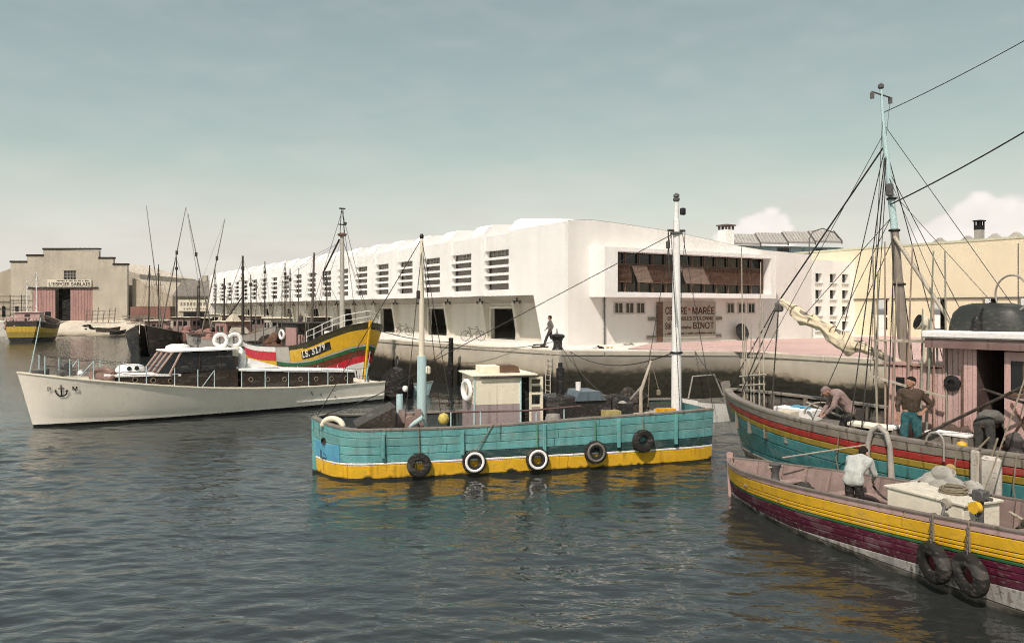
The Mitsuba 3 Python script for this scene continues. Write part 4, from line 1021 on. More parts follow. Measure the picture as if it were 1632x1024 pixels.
# deck casing of vertical boards
dc = part(C, 'casing', box(9.42, 10.72, -.8, .58, DKZ, 3.35), DARK, 'matte', None, 0, FC)
part(dc, 'after_casing', box(8.98, 9.415, -.8, .575, DKZ, 3.82), DARK, 'matte', None, 0, FC)
x = 8.99; i = 0; rr = random.Random(8)
while x < 10.70:
    h = 3.82 if x < 9.40 else 3.36
    w = .115
    part(dc, 'board', box(x, x + w - .012, .585, .62 + rr.uniform(0, .02), DKZ, h + rr.uniform(-.02, .02), .006), col(.54 + rr.uniform(-.05, .04), .36, .335, .35) if i % 3 else PINK, 'paint', None, 0, FC); x += w; i += 1
for i in range(11):
    y = -.8 + i * .125; part(dc, 'end_board', box(10.722, 10.75, y, y + .113, DKZ, 3.36, .005), PINK, 'paint', None, 0, FC)
part(dc, 'roof', box(9.40, 10.82, -.9, .68, 3.38, 3.44), col(.45, .30, .27, .4), 'paint', None, 0, FC)
part(dc, 'window', box(10.3, 10.5, .625, .66, 2.75, 3.1), BLACK, 'glass_dark', None, 0, FC)
part(dc, 'rail', tube([(10.75, .75, 3.95), (10.1, .75, 3.98), (9.0, .75, 4.02)], .025, 6), PALEWOOD, 'paint', None, 0, FC)
for l in (10.7, 10.1, 9.5): part(dc, 'rail_post', rod((l, .72, 3.4), (l, .75, 3.97), .022, n=6), PALEWOOD, 'paint', None, 0, FC)
part(dc, 'hose_reel', lathe([(.17, 0), (.18, .06), (.08, .08), (.08, .02)], (9.2, .64, 3.05), 16, (0, 1, 0)), BLACK, 'paint', 40, 0, FC)
part(dc, 'grab_pole', rod((8.95, .72, 1.9), (8.95, .72, 3.4), .03, n=8), BROWN, 'paint', None, 0, FC)
# wheelhouse
wk = part(C, 'wheelhouse', cat([box(8.62, 8.90, -1.0, .78, DKZ, 4.05), box(6.4, 8.0, -1.0, .76, DKZ, 4.05), box(8.0, 8.62, -1.0, -.9, DKZ, 4.05), box(8.0, 8.62, -.899, .7, 3.82, 4.05), box(8.0, 8.62, -.899, .7, DKZ - .01, DKZ + .25)]), col(.10, .07, .065, .4), 'paint', None, 0, FC)
for i in range(3): part(wk, 'board', box(8.625 + i * .092, 8.71 + i * .092, .785, .81, DKZ, 3.85, .005), PINK, 'paint', None, 0, FC)
part(wk, 'roof', box(6.2, 9.65, -1.3, 1.15, 4.06, 4.22, .03), WHITE, 'paint', None, 0, FC)
part(wk, 'fascia', box(6.25, 9.6, 1.02, 1.08, 3.84, 4.055), col(.20, .13, .12, .4), 'paint', None, 0, FC)
do = part(wk, 'door', cat([box(7.45, 7.57, .80, .86, 1.95, 3.80), box(7.93, 8.05, .80, .86, 1.95, 3.80), box(7.57, 7.93, .80, .86, 1.95, 2.95), box(7.57, 7.93, .80, .86, 3.62, 3.80)]), PINK, 'paint', None, 0, FC, label='pink half-glazed wheelhouse door')
part(do, 'window', box(7.57, 7.93, .81, .83, 2.95, 3.62), BLACK, 'glass_dark', None, 0, FC)
part(do, 'window_bar', box(7.66, 7.70, .825, .85, 2.95, 3.62), BROWN, 'paint', None, 0, FC)
part(do, 'sill', box(7.5, 7.98, .861, .90, 2.90, 2.95), BROWN, 'paint', None, 0, FC)
part(wk, 'cross_brace', cat([beam((7.5, .89, 2.0), (7.9, .89, 2.75), .035, .03), beam((7.9, .92, 2.0), (7.5, .92, 2.75), .035, .03)]), BROWN, 'paint', None, 0, FC)
rf = thing('life_raft', 'dark domed float on the white roof of the pink wheelhouse', 'life raft')
part(rf, 'dome', hull([(8.55 + a * .85 * k, .25 + b * .55 * k, 4.225 + h) for k, h in ((1.0, 0), (.98, .12), (.9, .38), (.72, .54), (.45, .60)) for a, b in [(math.copysign(abs(math.cos(x)) ** .7, math.cos(x)), math.copysign(abs(math.sin(x)) ** .7, math.sin(x))) for x in np.linspace(0, 2 * math.pi, 28)]]), col(.035, .04, .038, .35), 'paint', 40, 0, FC)
part(rf, 'strap', tube([(8.55, .25 + .58 * math.cos(x), 4.23 + .60 * math.sin(x) ** .6) for x in np.linspace(0.01, math.pi - .01, 14)], .02, 5), BLACK, 'matte', None, 0, FC)
part(rf, 'lamp', lathe([(.06, 0), (.10, .03), (.10, .25), (.04, .32)], (8.6, .85, 4.225), 14), BLACK, 'paint', 40, 0, FC)
lp = part(C, 'direction_finder_loop', ring((8.10, .4, 5.02), .40, .022, (.35, 1, 0), 36, 8), GREY, 'paint', True, 0, FC)
part(lp, 'post', rod((8.10, .4, 4.22), (8.10, .4, 4.62), .03, n=8), GREY, 'paint', None, 0, FC)
part(lp, 'whip', rod((8.05, .2, 4.22), (8.05, .2, 6.1), .012, n=5), STEEL, 'paint', None, 0, FC)
cw = part(C, 'ventilator', tube([(9.98, .2, 3.44), (9.98, .2, 4.15), (10.0, .22, 4.32), (10.12, .36, 4.40)], [.10, .10, .14, .20], 14), CREAM, 'paint', 50, 0, FC)
part(cw, 'mouth', lathe([(0, 0), (.17, 0), (.17, .02), (0, .02)], (10.13, .372, 4.405), 14, (.55, .7, .3)), BLACK, 'matte', None, 0, FC)
# upright rods by the mast and at the bow
rr = random.Random(3)
for l0, z1, dx, yy in ((10.75, 6.15, .22, 1.0), (10.62, 6.3, .10, .9), (10.45, 5.4, -.05, .95), (10.2, 6.2, -.12, .85), (10.05, 5.1, .0, 1.0), (9.80, 4.7, .02, .9), (9.65, 6.0, -.10, .95), (9.50, 4.9, .10, .85), (10.9, 5.6, .05, .8), (9.3, 6.0, .12, .7)):
    part(C, 'tunny_rod', rod((l0, yy, DKZ), (l0 + dx, yy - .15, z1), .028, .016, 6), col(.30 + rr.uniform(-.08, .12), .25, .2, .4), 'paint', None, 0, FC)
part(C, 'rod_rack', beam((11.0, .85, 3.95), (9.2, .85, 3.95), .04, .04), PALEWOOD, 'paint', None, 0, FC)
part(C, 'rod_rack', beam((11.0, .9, 3.1), (9.2, .95, 2.75), .05, .05), PALEWOOD, 'paint', None, 0, FC)
for l0, y0, z1 in ((15.35, .1, 6.5), (15.2, .25, 4.6), (15.05, .3, 3.9), (14.9, .35, 4.3), (14.75, .4, 3.8), (14.55, .45, 6.0), (14.45, .55, 4.4), (14.25, .6, 4.9)):
    part(C, 'bow_rod', rod((l0, y0, DKZ), (l0 + rr.uniform(-.08, .08), y0, z1), .024, .013, 6), PALEWOOD, 'paint', None, 0, FC)
part(C, 'bow_rack', cat([tube([(15.4, .2, 2.75), (14.9, .45, 2.82), (14.1, .75, 2.92)], .03, 6), tube([(15.4, .2, 2.5), (14.9, .5, 2.55), (14.1, .8, 2.66)], .03, 6)]), PALEWOOD, 'paint', None, 0, FC)
# things on the trawler's deck
for i, (l, y, lb) in enumerate(((10.25, 1.25, 'white topped fish box left of the man in the brown jersey'), (9.35, 1.2, 'white topped fish box just right of the man in the brown jersey'), (9.08, 1.2, 'white topped fish box in the middle of the row before the pink casing'), (8.78, 1.2, 'large white topped fish box nearest the wheelhouse door'))):
    k = thing('fish_box', lb, 'crate', None)
    w = .22 if i != 3 else .27
    part(k, 'crate', box(l - w, l + .05, y - .25, y + .25, DKZ, 1.98, .015), GREYWOOD, 'paint', None, 0, FC)
    part(k, 'lid', box(l - w - .01, l + .06, y - .27, y + .27, 1.985, 2.04, .01), WHITE, 'paint', None, 0, FC)
single('net_float', 'yellow float on the trawler deck beside the fish boxes', 'float', FC.m(lathe([(.02, -.12), (.09, -.09), (.12, 0), (.09, .09), (.02, .12)], (8.60, 1.5, 1.8), 14)), YELLOW, 'paint', True)
k = thing('work_board', 'cream pointed board lying on the rail of the striped trawler', 'board')
part(k, 'board', prism([(11.35, 1.05), (11.2, 1.55), (10.3, 1.75), (10.1, 1.5), (10.2, 1.1)], 1.96, 2.02, 'xyz'), col(.78, .74, .62, .15), 'paint', None, 0, FC)
for p in ((11.1, 1.2), (10.3, 1.6), (10.35, 1.2)): part(k, 'leg', box(p[0] - .04, p[0] + .04, p[1] - .04, p[1] + .04, DKZ, 1.958), GREYWOOD, 'paint', None, 0, FC)
part(C, 'fore_hatch', box(12.2, 13.7, -.6, .7, DKZ, 1.72, .03), col(.15, .13, .11, .5), 'paint', None, 0, FC)
single('dinghy_oar', 'pale oar leaning across the trawler foredeck', 'oar', FC.m(cat([rod((13.0, .5, 2.25), (11.4, .9, 1.95), .03, n=6), hull([(11.4, .84, 1.98), (11.4, .96, 1.92), (10.9, .85, 1.9), (10.9, 1.05, 1.86), (10.9, .95, 1.92)])])), PALEWOOD, 'paint')
single('white_locker', 'white locker with a blue cloth on the foredeck of the striped trawler', 'locker', FC.m(box(13.0, 14.2, -.2, .3, 1.725, 2.02, .02)), WHITE, 'paint')
single('blue_cloth', 'small bright blue cloth on the white locker', 'cloth', FC.m(heap((13.5, .05, 2.02), (.28, .18, .10), 4, 10)), BLUE, 'matte', True)
single('white_crate', 'open white crate behind the bow rail of the striped trawler', 'crate', FC.m(cat([box(12.75, 13.15, 1.2, 1.55, DKZ, 1.42), box(12.75, 12.78, 1.2, 1.55, 1.42, 2.1), box(13.12, 13.15, 1.2, 1.55, 1.42, 2.1), box(12.78, 13.12, 1.52, 1.55, 1.42, 2.1), box(12.78, 13.12, 1.2, 1.23, 1.42, 2.1)])), CREAM, 'paint')
single('net_pile', 'dark heap of net on the trawler foredeck', 'fishing net', FC.m(heap((12.3, .9, DKZ), (.8, .55, .5), 12, 30)), col(.05, .05, .035, .5), 'matte', True)
single('hoop_net', 'bent wooden hoop beside the dark net heap on the foredeck', 'hoop', FC.m(tube([(12.2 + .6 * math.cos(a), .9, 2.0 + .35 * math.sin(a)) for a in np.linspace(0, math.pi, 16)], .025, 6)), PALEWOOD, 'paint', True)
ga = part(C, 'gallows', tube([(10.20, 2.38, 1.05), (10.18, 2.38, 1.75), (10.1, 2.38, 2.02), (9.93, 2.38, 2.14), (9.76, 2.38, 2.02), (9.68, 2.38, 1.75), (9.62, 2.40, .9)], [.05, .055, .06, .065, .06, .055, .08], 8), GREY, 'paint', 50, 0, FC)
part(C, 'hoop', tube([(8.85 - .12 + .18 * math.cos(a), 2.36, 1.95 + .22 * math.sin(a)) for a in np.linspace(0, math.pi, 12)] + [(8.55, 2.36, 1.6)], .02, 6), GREY, 'paint', None, 0, FC)
fd = thing('cork_fender', 'pale peeling plank fender hanging on the side of the striped trawler', 'fender')
part(fd, 'pad', box(7.42, 7.80, 2.36, 2.52, .95, 1.85, .06), col(.50, .47, .42, .9), 'paint', None, 0, FC)
part(fd, 'pad', box(7.84, 8.0, 2.36, 2.46, 1.0, 1.92, .03), col(.45, .42, .37, .9), 'paint', None, 0, FC)
part(fd, 'rope', cat([tube(sag((7.6, 2.44, 1.85), (7.55, 2.3, 2.2), 0, 4), .02, 5), tube(sag((7.9, 2.42, 1.9), (7.7, 2.3, 2.2), 0, 4), .02, 5)]), ROPE, 'matte', None, 0, FC)
for l in (10.9, 8.3, 7.2): part(C, 'hanging_rope', tube([(l, 2.34, 1.9), (l + .03, 2.42, 1.3), (l - .05, 2.4, .9)], .014, 5), ROPE, 'matte', None, 0, FC)
part(C, 'long_pole', rod((9.7, 1.6, 1.75), (7.2, 1.5, 3.3), .035, .03, 8), DARKWOOD, 'paint', None, 0, FC)
part(C, 'long_pole', rod((8.4, 1.0, 3.0), (6.6, 1.4, 2.6), .03, .03, 8), DARKWOOD, 'paint', None, 0, FC)
single('net_pile', 'dark heap of gear by the after rail of the striped trawler', 'fishing gear', FC.m(heap((7.6, 1.6, DKZ), (.5, .35, .7), 22, 22)), col(.045, .04, .04, .5), 'matte', True)
single('yellow_tin', 'flat yellow tin on the trawler deck below the wheelhouse door', 'tin', FC.m(box(8.15, 8.4, 1.7, 1.95, 1.75, 1.84, .015)), YELLOW, 'paint')

# ================================================================ Y: yellow boat in front
FY = Fr((5.6 + .38 * 11, 20 - .925 * 11), (-.38, .925))
Y = thing('open_boat', 'open wooden boat with yellow side, pink rail and purple stripe in the right foreground', 'fishing boat')
HY = Hull(Y, FY, 11.25, [(0, .9), (.15, 1.15), (.4, 1.22), (.65, 1.20), (.82, .95), (.92, .62), (.97, .33), (1, .06)],
          [(0, .5), (.15, .85), (.4, 1.0), (.65, .95), (.82, .62), (.92, .30), (.97, .13), (1, .04)],
          [(0, 1.6), (.25, 1.36), (.5, 1.17), (.75, 1.02), (.9, .94), (1, .93)], z0=-.4, rb=.12, dirt=.03)
hk = HY.shell(DARKWOOD, inner=.07, bulwark=.95, cin=PINKWOOD)
z_ = HY.vz
def bl(d): return lambda u: (HY.sh(u) - d - HY.z0) / (HY.sh(u) - HY.z0)
PALEH = col(.38, .36, .345, 1.0)
HY.planks([(0, z_(.12), col(.09, .08, .07, .9)), (z_(.12), bl(.90), PALEH), (bl(.90), bl(.76), col(.085, .02, .035, .8)), (bl(.76), bl(.64), PURPLE), (bl(.64), bl(.53), PURPLE), (bl(.53), bl(.47), GREEN), (bl(.47), bl(.40), YELLOW), (bl(.40), bl(.33), YELLOW), (bl(.33), bl(.12), YELLOW), (bl(.12), bl(.0), PINK)], 2, 1, 3, .02, .007)
HY.rail(col(.18, .15, .135, .5), .10, .035)
HY.deck(.33, col(.22, .165, .15, .5), .18, .08)
for l in np.arange(.8, 11.0, .62):
    for s in (1, -1):
        P_ = [HY.pt(np.array([l / 11.25]), bl(d), s, -.10)[0] for d in (0.0, .3, .62)]
        if abs(P_[0][1]) < .12: continue
        part(hk, 'frame', tube(P_, .05, 4), PINKWOOD, 'matte', None, 0, FY)
part(Y, 'stem_post', beam((11.18, 0, -.3), (11.28, 0, 1.08), .12, .10), PINK, 'paint', None, 0, FY)
for l in (9.6, 8.2): part(Y, 'thwart', box(l - .14, l + .14, -float(HY.bd(l / 11.25)) + .08, float(HY.bd(l / 11.25)) - .08, .62, .67, .01), PINKWOOD, 'matte', None, 0, FY)
part(Y, 'side_bench', box(5.9, 7.9, -1.08, -.72, .66, .71, .01), PINKWOOD, 'matte', None, 0, FY)
cp = part(Y, 'capstan', lathe([(.14, 0), (.10, .08), (.08, .2), (.12, .36), (.15, .42), (.06, .46)], (9.6, 0, .67), 16), STEEL, 'paint', 40, 0, FY)
part(cp, 'bar', rod((9.6, -.2, 1.02), (9.6, .2, 1.02), .03), PALEWOOD, 'paint', None, 0, FY)
part(cp, 'bracket', box(9.5, 9.7, -.16, .16, .671, .72), PALEWOOD, 'paint', None, 0, FY)
part(Y, 'engine_box', box(6.6, 7.9, -.1, .45, .34, .72, .02), col(.24, .16, .13, .5), 'paint', None, 0, FY)
part(Y, 'boat_hook', rod((9.7, -.3, 1.2), (7.9, -1.35, 1.75), .018, n=5), PALEWOOD, 'paint', None, 0, FY)
bxw = thing('fish_hold_box', 'large white lidded box amidships in the yellow boat', 'box')
part(bxw, 'body', box(4.35, 5.95, -.42, .48, .34, 1.33, .015), col(.74, .70, .58, .25), 'paint', None, 0, FY)
for i in range(4): part(bxw, 'lid_plank', box(4.30, 6.0, -.46 + i * .245, -.46 + i * .245 + .235, 1.332, 1.38, .01), col(.62, .59, .50, .4), 'paint', None, 0, FY)
single('net_pile', 'pale grey heap of net and cord on the far side of the white box', 'fishing net', FY.m(heap((5.4, -.55, 1.2), (.7, .3, .45), 31, 34)), col(.36, .35, .32, .6), 'matte', True)
single('net_pile', 'dark heap of net in the stern of the yellow boat', 'fishing net', FY.m(heap((3.6, -.6, .5), (.9, .5, .6), 33, 34)), col(.07, .07, .05, .5), 'matte', True)
wb = part(Y, 'winch_post', cat([rod((4.05, .45, .33), (4.05, .45, 1.50), .05, n=10), box(3.95, 4.15, .35, .55, 1.50, 1.68, .02), rod((3.85, .45, 1.56), (4.25, .45, 1.56), .03, n=8)]), STEEL, 'paint', 40, 0, FY)
part(wb, 'pulley', lathe([(.03, -.05), (.10, -.05), (.08, 0), (.10, .05), (.03, .05)], (4.05, .58, 1.40), 16, (0, 1, 0)), YELLOW, 'paint', 40, 0, FY)
part(wb, 'chain', cat([ring((4.05, .55, 1.28 - .06 * i), .028, .010, (1, i % 2, 0), 10, 5) for i in range(8)]), STEEL, 'paint', None, 0, FY)
hk2 = part(Y, 'davit_hook', tube([(4.55, .62, 1.25), (4.6, .7, 1.4), (4.45, .8, 1.35), (4.4, .95, 1.15), (4.35, 1.15, 1.28)], .025, 6), STEEL, 'paint', None, 0, FY)
part(hk2, 'block', lathe([(.02, -.03), (.09, -.03), (.09, .03), (.02, .03)], (4.5, .7, 1.38), 14, (0, 1, 0)), PALEWOOD, 'paint', 40, 0, FY)
part(Y, 'warp', coils((10.1, .05, .36), .2, 14, 5, .018, .02), ROPE, 'matte', None, 0, FY)
single('fish_basket', 'round wicker basket in the bow of the yellow boat', 'basket', FY.m(lathe([(.0, .03), (.20, 0), (.24, .12), (.27, .30), (.29, .31), (.25, .30), (.20, .06), (0, .05)], (8.9, .45, .34), 18)), col(.30, .21, .12, .6), 'matte', 40)
single('net_pile', 'small dark net heap under the thwart of the yellow boat', 'fishing net', FY.m(heap((9.1, -.4, .34), (.45, .35, .35), 35, 18)), col(.05, .05, .045, .5), 'matte', True)
single('net_pile', 'dark net heap on the trawler deck between the pale board and the mast', 'fishing net', FC.m(heap((10.9, .75, DKZ), (.45, .4, .75), 36, 20)), col(.06, .055, .05, .5), 'matte', True)
single('net_pile', 'brown net heap on the trawler deck behind the row of fish boxes', 'fishing net', FC.m(heap((9.0, .95, DKZ), (.7, .2, .8), 37, 20)), col(.09, .065, .055, .5), 'matte', True)
single('net_float', 'dull yellow float by the dark net heap on the trawler foredeck', 'float', FC.m(lathe([(.02, -.13), (.1, -.1), (.14, 0), (.1, .1), (.02, .13)], (11.9, 1.3, 1.75), 14)), OLIVE, 'paint', True)
single('pink_tub', 'pale pink tub in the stern of the yellow boat at the picture edge', 'tub', FY.m(lathe([(.22, 0), (.30, .15), (.33, .38), (.35, .40), (.31, .40), (.27, .15)], (3.0, .35, .75), 22)), col(.50, .36, .33, .3), 'paint', 40)
part(Y, 'stern_thwart', box(2.6, 3.4, -1.0, 1.0, .70, .75, .01), PINKWOOD, 'matte', None, 0, FY)
part(Y, 'cross_beam', box(3.45, 3.6, -1.1, 1.1, .98, 1.12, .02), GREYWOOD, 'paint', None, 0, FY)
part(Y, 'tiller', rod((3.2, -.2, 1.0), (4.3, -.6, 1.15), .03, .025, 8), PALEWOOD, 'paint', None, 0, FY)
part(Y, 'warp', coils((5.0, -.1, 1.39), .22, 8, 5, .018, .02), ROPE, 'matte', None, 0, FY)
part(Y, 'warp', tube(sag((7.3, -.6, 1.0), (5.9, -.3, 1.40), .35, 14), .025, 6), col(.06, .055, .05, .3), 'matte', None, 0, FY)
for l, z, lb in ((4.28, .50, 'big dark tyre fender with reddish hub on the yellow boat, left of the pair'), (3.63, .50, 'big dark tyre fender on the yellow boat, right of the pair')):
    yy = float(HY.pt(np.array([l / 11.25]), z_(z), 1, .02)[0, 1])
    k = tyre(lb, FY, (l, yy + .13, z), .24, .115, (.25, 1, -.14), False, (l, yy + .16, 1.33))
    part(k, 'hub', lathe([(.0, 0), (.15, 0), (.16, .03), (0, .05)], (l, yy + .10, z), 16, (.25, 1, -.14)), col(.09, .02, .02, .4), 'matte', 40, 0, FY)
    part(k, 'chain', cat([ring((l, yy + .20, z + .28 + .055 * i), .026, .010, (1, i % 2, .2), 10, 5) for i in range(9)]), STEEL, 'paint', None, 0, FY)
single('mooring_rope', 'rope running from the yellow boat up past the trawler wheelhouse', 'rope', tube(sag(FY.p(4.1, .4, 1.45), FC.p(7.2, 1.0, 4.6), .05, 10), .014, 5), ROPE, 'matte')
# ================================================================ L: the numbered trawler behind the launch
FL = Fr((-18.5, 59.6), (.66, -.75)); FL.h = FL.h * 1.145
LGM_ = col(.13, .11, .095, .3)
L = thing('trawler', 'yellow bowed trawler with a black number board and cream foredeck, behind the white launch', 'fishing boat')
HL = Hull(L, FL, 13.1, [(0, 1.5), (.1, 1.85), (.4, 2.15), (.7, 2.1), (.85, 1.95), (.93, 1.55), (.975, 1.02), (1, .07)],
          [(0, .9), (.1, 1.4), (.4, 1.9), (.7, 1.6), (.85, .85), (.93, .36), (.975, .15), (1, .04)],
          [(0, 2.35), (.25, 2.15), (.55, 2.25), (.72, 2.55), (.87, 3.15), (1, 3.85)], z0=-.5, rb=.75, dirt=.12)
hk = HL.shell(DARK, bulwark=.6, cin=DARKWOOD)
z_ = HL.vz
def bl(d): return lambda u: (HL.sh(u) - d - HL.z0) / (HL.sh(u) - HL.z0)
def fb(d0, d1): return lambda u: (HL.sh(u) - (d0 + (d1 - d0) * u) - HL.z0) / (HL.sh(u) - HL.z0)
LB = [(0, fb(1.5, 2.35), WHITE), (fb(1.5, 2.35), fb(1.15, 1.95), BRIGHTRED), (fb(1.15, 1.95), fb(.85, 1.6), col(.16, .04, .02, .4)), (fb(.85, 1.6), fb(.62, 1.4), GREEN), (fb(.62, 1.4), fb(.5, 1.28), col(.45, .43, .38, .3))]
FORE = [(fb(.5, 1.28), fb(.25, .35), YELLOW), (fb(.25, .35), 1.0, col(.05, .045, .02, .3))]
for sd in (-1, 1):
    for v0, v1, c in LB: part(hk, 'plank', HL.band(sd, v0, v1, .45, 1, 26, .02, .004), c, 'paint', 35, .12, FL)
    for v0, v1, c in FORE: part(hk, 'plank', HL.band(sd, v0, v1, .58, 1, 24, .02, .004), c, 'paint', 35, 0, FL)
    for v0, v1, c in ((0, bl(1.35), BLUE), (bl(1.35), bl(.95), YELLOW), (bl(.95), bl(.35), BRIGHTRED), (bl(.35), 1.0, WHITE)):
        part(hk, 'plank', HL.band(sd, v0, v1, .0, .449 if v0 != bl else .45, 16, .02, .004), c, 'paint', 35, .12, FL)
    part(hk, 'plank', HL.band(sd, fb(.5, 1.28), 1.0, .452, .578, 10, .02, .004), col(.5, .47, .42, .3), 'paint', 35, 0, FL)
    part(hk, 'round_patch', HL.band(sd, fb(.62, .9), fb(.15, .25), .585, .70, 10, .026, .02), col(.72, .45, .05, .3), 'paint', 35, 0, FL)
HL.rail(DARKWOOD, .16, .06)
part(L, 'stem_post', tube([(12.55, 0, -.3), (12.72, 0, 1.2), (12.95, 0, 2.6), (13.2, 0, 4.0)], .09, 6), YELLOW, 'paint', None, .12, FL)
nb = part(hk, 'number_board', HL.band(-1, fb(.95, .95), fb(.40, .50), .685, .885, 12, .05, .004), BLACK, 'paint', 35, 0, FL, label='black board with the white number')
pa_, pb_ = HL.pt(np.array([.755]), fb(.80, .80), -1, .085)[0], HL.pt(np.array([.945]), fb(.80, .80), -1, .085)[0]
wa, wb_ = FL.p(*pa_), FL.p(*pb_)
# the hull is curved in plan: letters stand one by one along it
us = np.linspace(.695, .862, 8)
for ch, u in zip('LS.3179', us[:7]):
    a_, b_ = HL.pt(np.array([u, u + .022]), fb(.88, .84), -1, .080)
    rr_ = FL.m((np.array([b_ - a_]), []))[0][0] - FL.o
    part(nb, 'lettering', text(ch, .40, FL.p(*a_), rr_, FL.m((np.array([HL.pt(np.array([u + .01]), fb(.5, .5), -1, .08)[0] - HL.pt(np.array([u + .01]), fb(.88, .86), -1, .08)[0]]), []))[0][0] - FL.o, .02, True), WHITE, 'matte')
HL.deck(1.7, DARKWOOD, .3, planks=False)
# cream turtle-back foredeck
u = np.linspace(.70, .985, 14)
e = HL.pt(u, 1.0, 1, -.05); rows = []
for k in np.linspace(-1, 1, 9):
    rows.append(np.stack([e[:, 0] - .0, k * np.maximum(e[:, 1] - .08, .02), e[:, 2] - .04 + (1 - abs(k) ** 2) * .42 * np.clip(e[:, 1] / 1.5, 0, 1)], -1))
part(L, 'foredeck', sheet(np.stack(rows, 1)), CREAM, 'paint', True, 0, FL)
part(L, 'foredeck_bulkhead', hull([(9.2, s * 1.9, z) for s in (-1, 1) for z in (1.7, 2.5)] + [(9.25, 0, 2.9), (9.2, 0, 1.7)]), CREAM, 'paint', None, 0, FL)
for s in (-1, 1):
    tp = []
    for uu in (.72, .78, .84, .90, .955):
        q = HL.pt(np.array([uu]), 1.0, s, -.12)[0]; part(L, 'rail_post', rod(q, q + [0, 0, .75], .022, n=6), WHITE, 'paint', None, 0, FL); tp.append(q + [0, 0, .75])
    tp.append(np.array([13.15, 0, 4.6]))
    part(L, 'guard_rail', tube(tp, .022, 6), WHITE, 'paint', None, 0, FL); part(L, 'guard_rail', tube([p - [0, 0, .35] for p in tp], .018, 6), WHITE, 'paint', None, 0, FL)
mt = mast(L, FL, [(10.25, 0, 2.5), (10.25, 0, 9.4)], [.16, .12], col(.42, .40, .36, .3))
part(mt, 'table', lathe([(.2, 0), (.28, .05), (.28, .14), (.15, .2)], (10.25, 0, 9.3), 14), BROWN, 'paint', 40, 0, FL)
part(mt, 'topmast', cat([rod((10.25, s * .15, 9.4), (10.25, s * .06, 11.0), .025, n=6) for s in (-1, 1)] + [box(10.2, 10.3, -.2, .2, 11.0, 11.08), box(10.15, 10.35, -.25, .25, 10.0, 10.06), box(10.2, 10.3, .15, .3, 10.06, 10.2)]), DARK, 'paint', None, 0, FL)
for p, q, r in (((10.25, 0, 10.9), (8.6, -1.9, 2.4), .016), ((10.25, 0, 10.9), (12.9, 0, 4.3), .018), ((10.25, 0, 10.9), (9.2, 1.9, 2.5), .016), ((10.25, 0, 9.2), (13.0, 0, 4.0), .014), ((10.25, 0, 9.2), (9.3, -1.9, 2.6), .012), ((10.25, 0, 9.2), (11.3, 1.7, 3.1), .012)): stay(L, FL, p, q, r)
dk_ = part(L, 'derrick', rod((10.1, -.1, 9.1), (8.9, -.5, 7.0), .06, .05, 8), DARKWOOD, 'paint', 50, 0, FL)
part(dk_, 'tackle', cat([rod((8.95, -.5, 7.0), (9.0, -.5, 6.3), .05, n=6), rod((8.95, -.5, 7.0), (10.2, -.2, 5.0), .014, n=4), rod((8.9, -.5, 7.0), (8.4, -.8, 3.0), .012, n=4)]), DARK, 'matte', None, 0, FL)
w2 = part(L, 'wheelhouse', box(4.6, 6.6, -1.0, 1.0, 1.7, 3.7, .03), DARKWOOD, 'paint', None, 0, FL)
part(w2, 'roof', box(4.4, 7.4, -1.2, 1.2, 3.705, 3.80, .02), DARKWOOD, 'paint', None, 0, FL)
for i in range(4): part(w2, 'window', box(6.605, 6.63, -.9 + i * .47, -.5 + i * .47, 3.0, 3.5), BLACK, 'glass_dark', None, 0, FL)
for i in range(3): part(w2, 'striped_panel', box(6.61 + .0, 6.66, -.95 + i * .2, -.83 + i * .2, 1.8, 3.0), PINK, 'paint', None, 0, FL)
part(w2, 'side_panel', box(5.2, 6.55, -1.05, -1.005, 1.7, 3.45), col(.40, .24, .22, .4), 'paint', None, 0, FL)
ra = part(L, 'radar_loop', ring((7.0, -.6, 4.85), .42, .02, (-.5, -.8, 0), 30, 6), GREY, 'paint', True, 0, FL)
part(ra, 'mesh', lathe([(0, 0), (.41, 0), (.41, .01), (0, .01)], (7.0, -.6, 4.85), 24, (-.5, -.8, 0)), col(.42, .41, .38, .3), 'matte', None, 0, FL)
part(ra, 'post', cat([rod((7.0, -.6, 4.43), (6.8, -.5, 3.75), .03, n=6), rod((7.0, -.6, 4.43), (7.2, -.7, 3.75), .03, n=6)]), GREY, 'paint', None, 0, FL)
mast(L, FL, [(6.2, .3, 3.7), (6.5, .3, 8.5)], [.10, .06], col(.12, .10, .09, .3), 'mizzen_mast')
part(L, 'mizzen_spreader', cat([rod((6.2, .3, 7.0), (6.8, .3, 7.05), .03, n=6), rod((6.5, .3, 8.5), (6.9, -.6, 5.5), .008, n=4), rod((6.5, .3, 8.5), (5.6, .9, 5.0), .008, n=4)]), WIRE, 'paint', None, 0, FL)
part(L, 'winch', heap((7.6, -.3, 1.7), (.7, .8, .8), 44, 22), DARK, 'matte', True, 0, FL)
lifebuoy('white lifebuoy hung at the wheelhouse of the yellow bowed trawler', FL, (4.9, -1.15, 2.95), .28, .09, (0, 1, 0))
part(L, 'canvas', hull([(8.2 + a, b - .9, z) for a, b, z in ((0, 0, 2.3), (.9, 0, 2.3), (.7, .6, 2.9), (.1, .6, 2.9), (.2, .2, 1.8), (.7, .2, 1.8))]), CREAM, 'matte', 40, 0, FL)

